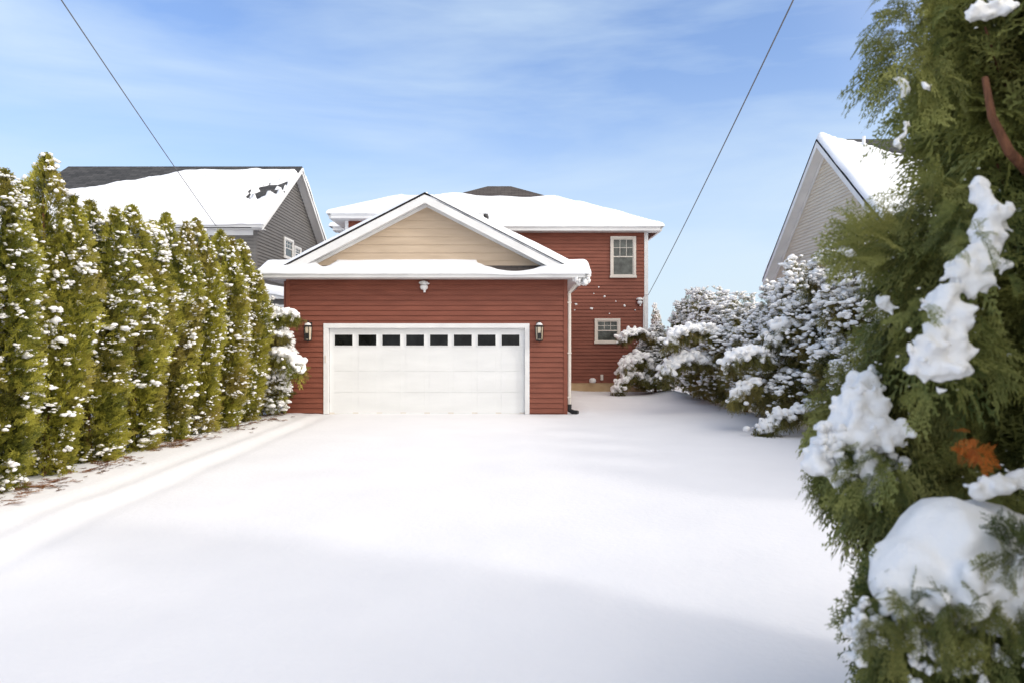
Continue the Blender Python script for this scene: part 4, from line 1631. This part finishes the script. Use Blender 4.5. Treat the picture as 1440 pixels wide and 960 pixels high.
# snow on the cedar: fused clumps
def clump(name, paths, vox, parent, off, seed, disp=0.008, dsc=22):
    r_ = np.random.default_rng(seed)
    P, S = [], []
    for (pts, wd, den) in paths:
        pts = [np.array(p) for p in pts]
        seg = len(pts) - 1
        n_ = int(den * max(1, seg))
        for i in range(n_):
            t_ = i / max(1, n_ - 1) * seg
            k = min(int(t_), max(seg - 1, 0))
            c_ = pts[k] + (pts[min(k + 1, seg)] - pts[k]) * (t_ - k)
            for _ in range(6):
                P.append(c_ + r_.normal(0, 1, 3) * [wd * 0.62, wd * 0.5, wd * 0.5])
                q = wd * r_.uniform(0.22, 0.66)
                S.append((q, q, q * 0.85))
            for _ in range(5):
                P.append(c_ + r_.normal(0, 1, 3) * [wd * 0.95, wd * 0.6, wd * 0.95])
                q = wd * r_.uniform(0.10, 0.26)
                S.append((q * 1.3, q, q))
    me = fuse(name, np.array(P) - off, S, vox, disp * 0.7, dsc * 0.7, 6)
    return link(name, me, M["snow_tree"], parent)


clump("snow", [
    ([at(1375, 262, 2.32), at(1398, 300, 2.28), at(1390, 340, 2.25), at(1375, 370, 2.22), at(1350, 392, 2.2), at(1372, 400, 2.2)], 0.030, 8),
    ([at(1395, 310, 2.28), at(1385, 355, 2.25), at(1368, 392, 2.22)], 0.042, 7),
    ([at(1318, 425, 2.2), at(1345, 440, 2.18), at(1330, 470, 2.15), at(1300, 505, 2.14), at(1330, 515, 2.14)], 0.044, 9),
    ([at(1330, 480, 2.15), at(1345, 505, 2.15)], 0.038, 7),
], 0.008, cedar, CO, 1, 0.006, 26)
clump("snow", [
    ([at(1222, 530, 2.62), at(1205, 560, 2.56), at(1185, 592, 2.52), at(1165, 628, 2.5), at(1150, 655, 2.5)], 0.040, 14),
    ([at(1222, 555, 2.52), at(1215, 590, 2.48), at(1200, 615, 2.46)], 0.048, 9),
    ([at(1235, 600, 2.47), at(1250, 620, 2.45), at(1262, 600, 2.45)], 0.034, 8),
    ([at(1215, 640, 2.45), at(1225, 675, 2.45), at(1228, 705, 2.47)], 0.026, 9),
    ([at(1170, 665, 2.5), at(1185, 690, 2.5)], 0.022, 6),
], 0.009, cedar, CO, 2, 0.009, 20)
r_ = np.random.default_rng(15)
pp_, ss_ = [], []
for k in range(230):
    u_, w_ = r_.uniform(), r_.uniform()
    p = at(1150 + 125 * u_, 590 + 40 * u_ + 120 * w_ * (0.35 + 0.65 * u_), 2.44 + 0.1 * r_.uniform())
    pp_.append(np.array(p)); q = r_.uniform(0.006, 0.020); ss_.append((q * 1.2, q, q))
v, f = blobs(np.array(pp_) - CO, np.array(ss_), 2)
link("snow", np_mesh("snow", v, f, True), M["snow_tree"], cedar)["kind"] = "stuff"

for k_, path in enumerate([
    ([at(1380, 688, 2.15), at(1410, 680, 2.15), at(1450, 668, 2.2)], 0.030, 7),
    ([at(1186, 352, 2.6), at(1200, 358, 2.6)], 0.018, 4),
    ([at(1265, 110, 2.75), at(1275, 135, 2.75)], 0.020, 4),
    ([at(1300, 118, 2.5), at(1308, 124, 2.5)], 0.014, 3),
    ([at(1370, 15, 2.4), at(1385, 20, 2.4), at(1415, 8, 2.4)], 0.026, 5),
    ([at(1278, 170, 2.7), at(1262, 205, 2.7)], 0.017, 5),
    ([at(1240, 420, 2.6), at(1252, 432, 2.6)], 0.020, 5),
]):
    clump("snow", [path], 0.008, cedar, CO, 3 + k_, 0.006, 26)
# many little flecks caught in the sprays
n = 420
P, out, th, dep, lump = shell(int(n * 1.4), 0.5, 3.6, lambda z: crad(z) * 1.05, CX, CY, 3.0)
sel = dep > 0.7
P = P[sel]
s0 = r.uniform(0.004, 0.013, len(P))
v, f = blobs(P - CO, np.stack([s0 * 1.4, s0, s0 * 0.8], 1), 1)
link("snow", np_mesh("snow", v, f, True), M["snow_tree"], cedar)["kind"] = "stuff"
# the cedar row goes on behind the camera and shades the snow in front of it
for i, (X, Y) in enumerate(((2.75, 1.35), (2.85, -0.35))):
    add_tree("cedar_tree", "cedar of the foreground row standing beyond the right edge of the photo", "tree", "cedars of the foreground row",
             (COLV[i][0], COLV[i][1], COLV[i][2]), (X, Y, 0), i * 2.0, (1.5, 1.5, 0.95), "leaf_near")

# ------------------------------------------------------------------ low clump in the foreground
LX, LY = 1.60, 2.35
low = thing("low_cedar", "low cedar clump bowed under a big rounded cap of snow, bottom right corner", "shrub", (LX, LY, 0))
LO = np.array([LX, LY, 0])
PP, DD, UU, SS, TT, DR = [], [], [], [], [], []
lobe((1.68, 2.35, 0.64), (0.34, 0.30, 0.42), 1400, (-0.3, -0.3, 0.0), 0.4, 0.10, 0.19, 0.22)
lobe((1.27, 2.16, 0.90), (0.13, 0.14, 0.09), 190, (-0.6, -0.2, 0.2), 0.4, 0.08, 0.14, 0.40, (0, .4))
lobe((1.33, 2.15, 0.66), (0.15, 0.14, 0.22), 260, (-0.6, -0.3, -0.2), 0.4, 0.08, 0.14, 0.35)
for q_ in range(16):
    lobe(at(1230 + q_ * 14, 868 + 22 * math.sin(q_ * 1.7), 1.97), (0.03, 0.03, 0.03), 7, (-0.2, -0.4, 0.1), 0.5, 0.05, 0.095, 0.34)
lobe(at(1432, 775, 1.95), (0.035, 0.04, 0.04), 34, (-0.1, -0.2, 0.5), 0.4, 0.06, 0.11, 0.30, (0, .3))
v, f, t = place(NEAR_T, np.concatenate(PP), np.concatenate(DD), np.concatenate(UU), np.concatenate(SS), np.concatenate(DR), np.concatenate(TT))
link("crown", np_mesh("crown", v - LO, f, False, t), M["leaf_near"], low)
mb = MB((LX, LY, 0))
for k in range(9):
    a_ = k * 0.7
    mb.tube([(LX, LY, -0.05), (LX + 0.12 * math.cos(a_), LY + 0.12 * math.sin(a_), 0.4), (LX + 0.3 * math.cos(a_), LY + 0.28 * math.sin(a_), 0.85)], 0.022, 7, 0.005)
mb.build("trunk", M["bark"], low, smooth=True)
# the big cap
cap = []
S = []
r_ = np.random.default_rng(8)
core = [((1.40, 2.17, 1.09), (0.19, 0.17, 0.145)), ((1.27, 2.14, 1.04), (0.14, 0.13, 0.095)), ((1.52, 2.22, 1.10), (0.18, 0.17, 0.12)),
        ((1.19, 2.11, 0.99), (0.09, 0.10, 0.065)), ((1.66, 2.28, 1.06), (0.18, 0.17, 0.11)), ((1.82, 2.34, 1.03), (0.17, 0.17, 0.11)),
        ((1.34, 2.05, 0.99), (0.12, 0.08, 0.09)), ((1.46, 2.05, 0.98), (0.10, 0.08, 0.09)), ((1.24, 2.04, 0.95), (0.08, 0.06, 0.06))]
for c_, s_ in core:
    cap.append(c_); S.append(s_)
for k in range(40):
    x_ = r_.uniform(1.15, 1.72)
    cap.append((x_, 2.0 + 0.06 * r_.uniform() + 0.1 * (x_ - 1.2), r_.uniform(0.86, 0.95)))
    q = r_.uniform(0.016, 0.038)
    S.append((q, q, q * 1.1))
for pxy in ((1368, 835), (1365, 815), (1366, 800), (1395, 860), (1420, 880),
            (1310, 838), (1240, 835), (1250, 850), (1400, 830), (1432, 810), (1440, 790)):
    p = at(pxy[0], pxy[1], 1.98)
    for _ in range(4):
        cap.append(tuple(np.array(p) + r_.normal(0, 0.013, 3)))
        q = r_.uniform(0.012, 0.024)
        S.append((q, q, q * 1.2))
link("snow", fuse("snow", np.array(cap) - LO, S, 0.009, 0.006, 9, 14), M["snow_tree"], low)
pp_, ss_ = [], []
for k in range(60):
    c_ = np.array(at(r_.uniform(1195, 1440), r_.uniform(850, 960), 2.0))
    if k < 12:
        c_ = np.array(at(r_.uniform(1190, 1225), r_.uniform(845, 925), 2.02))
    for _ in range(4):
        pp_.append(c_ + r_.normal(0, 0.010, 3)); q = r_.uniform(0.004, 0.014); ss_.append((q, q, q * 1.1))
v, f = blobs(np.array(pp_) - LO, np.array(ss_), 2)
link("snow", np_mesh("snow", v, f, True), M["snow_tree"], low)["kind"] = "stuff"


# ------------------------------------------------------------------ overhead wires
def wire(name, label, A_, B_, sag, r0=0.011):
    cu = MB()
    A_, B_ = Vector(A_), Vector(B_)
    pts = []
    n = 60
    for i in range(n + 1):
        t_ = i / n
        p = A_.lerp(B_, t_)
        p.z -= 4 * sag * t_ * (1 - t_)
        pts.append(tuple(p))
    cu.tube(pts, r0, 6)
    o = cu.build(name, M["wire"], None, smooth=True)
    o["label"] = label
    o["category"] = "power line"
    return o


def ext(H, Q, Yend):
    H, Q = Vector(H), Vector(Q)
    t_ = (Yend - H.y) / (Q.y - H.y)
    return H.lerp(Q, t_)


H_ = (HX1 + 0.02, HY - 0.12, 3.53)
wire("power_line", "overhead wire running down to the right corner of the red house", H_, ext(H_, at(1098, 0, 9.0), -8.0), 0.35)
H_ = (-10.2, 23.52, 5.8)
wire("power_line", "overhead wire running down to the grey house's snowy eave on the left", H_, ext(H_, at(100, 0, 11.0), -8.0), 0.25)

# ------------------------------------------------------------------ light and sky
SUN_EL, SUN_AZ = 28.0, 62.0   # azimuth measured from straight behind the camera towards the right
sd = Vector((math.sin(R(SUN_AZ)) * math.cos(R(SUN_EL)), -math.cos(R(SUN_AZ)) * math.cos(R(SUN_EL)), math.sin(R(SUN_EL))))
sun = bpy.data.lights.new("sun", "SUN")
sun.energy = 1.1
sun.angle = R(6.0)
sun.color = (1.0, 0.94, 0.86)
so = bpy.data.objects.new("sun", sun)
COL.objects.link(so)
so.rotation_euler = sd.to_track_quat("Z", "Y").to_euler()

wd = bpy.data.worlds.new("World")
scene.world = wd
wd.use_nodes = True
nt = wd.node_tree
nt.nodes.clear()
outn = N(nt, "ShaderNodeOutputWorld")
bg = N(nt, "ShaderNodeBackground")
bg.inputs["Strength"].default_value = 0.15
sky = N(nt, "ShaderNodeTexSky")
sky.sky_type = "NISHITA"
sky.sun_disc = False
sky.sun_elevation = R(SUN_EL)
sky.sun_rotation = math.atan2(sd.x, sd.y)
sky.air_density = 1.0
sky.dust_density = 0.6
sky.ozone_density = 1.3
tc = N(nt, "ShaderNodeTexCoord")
mp = N(nt, "ShaderNodeMapping")
mp.inputs["Rotation"].default_value = (R(8), R(12), R(0))
mp.inputs["Scale"].default_value = (1.1, 1.3, 5.5)
nt.links.new(tc.outputs["Generated"], mp.inputs["Vector"])
cn = N(nt, "ShaderNodeTexNoise")
cn.inputs["Scale"].default_value = 1.5
cn.inputs["Detail"].default_value = 7
cn.inputs["Roughness"].default_value = 0.52
cn.inputs["Distortion"].default_value = 0.4
nt.links.new(mp.outputs[0], cn.inputs["Vector"])
mr = N(nt, "ShaderNodeMapRange")
mr.inputs["From Min"].default_value = 0.40
mr.inputs["From Max"].default_value = 0.75
mr.inputs["To Min"].default_value = 0.22
mr.inputs["To Max"].default_value = 0.92
nt.links.new(cn.outputs["Fac"], mr.inputs["Value"])
# clear-air tint, thin cirrus, pale horizon haze, and a broad glow around the sun, added as fill light
def wmix(a, b_, fac, mode="MIX"):
    m_ = N(nt, "ShaderNodeMix", data_type="RGBA", blend_type=mode)
    for sock, val in ((0, fac), (6, a), (7, b_)):
        if isinstance(val, (tuple, float, int)):
            m_.inputs[sock].default_value = val
        else:
            nt.links.new(val, m_.inputs[sock])
    return m_.outputs[2]


sepw = N(nt, "ShaderNodeSeparateXYZ")
nt.links.new(tc.outputs["Generated"], sepw.inputs[0])
hz = N(nt, "ShaderNodeMapRange", interpolation_type="SMOOTHSTEP")
for k_, v_ in (("From Min", 0.0), ("From Max", 0.42), ("To Min", 0.85), ("To Max", 0.0)):
    hz.inputs[k_].default_value = v_
nt.links.new(sepw.outputs[2], hz.inputs["Value"])
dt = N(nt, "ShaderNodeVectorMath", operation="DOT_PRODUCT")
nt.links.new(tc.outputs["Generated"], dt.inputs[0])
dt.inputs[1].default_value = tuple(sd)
fill_glow = N(nt, "ShaderNodeMapRange", interpolation_type="SMOOTHSTEP")
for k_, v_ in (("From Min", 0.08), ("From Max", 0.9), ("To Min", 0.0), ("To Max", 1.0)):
    fill_glow.inputs[k_].default_value = v_
nt.links.new(dt.outputs["Value"], fill_glow.inputs["Value"])
c_ = wmix(sky.outputs[0], (0.72, 1.02, 1.50, 1), 1.0, "MULTIPLY")
c_ = wmix(c_, (4.75, 5.8, 6.8, 1), mr.outputs[0])
c_ = wmix(c_, (5.0, 5.85, 6.45, 1), hz.outputs[0])
c_ = wmix(c_, (17.0, 15.8, 14.3, 1), fill_glow.outputs[0])
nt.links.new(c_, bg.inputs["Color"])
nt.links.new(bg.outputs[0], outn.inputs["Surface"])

# ------------------------------------------------------------------ camera
cam = bpy.data.cameras.new("camera")
cam.sensor_width = 36
cam.lens = 24
cam.clip_end = 2000
cam.clip_start = 0.05
cam.shift_y = 4 / 1440
cam.dof.use_dof = True
cam.dof.focus_distance = 13.0
cam.dof.aperture_fstop = 2.4
co = bpy.data.objects.new("camera", cam)
COL.objects.link(co)
co.location = (0, 0, CAM_Z)
co.rotation_euler = (R(90), 0, 0)
scene.camera = co
scene.view_settings.view_transform = "Standard"
scene.view_settings.look = "None"
scene.view_settings.exposure = 0
scene.cycles.max_bounces = 8
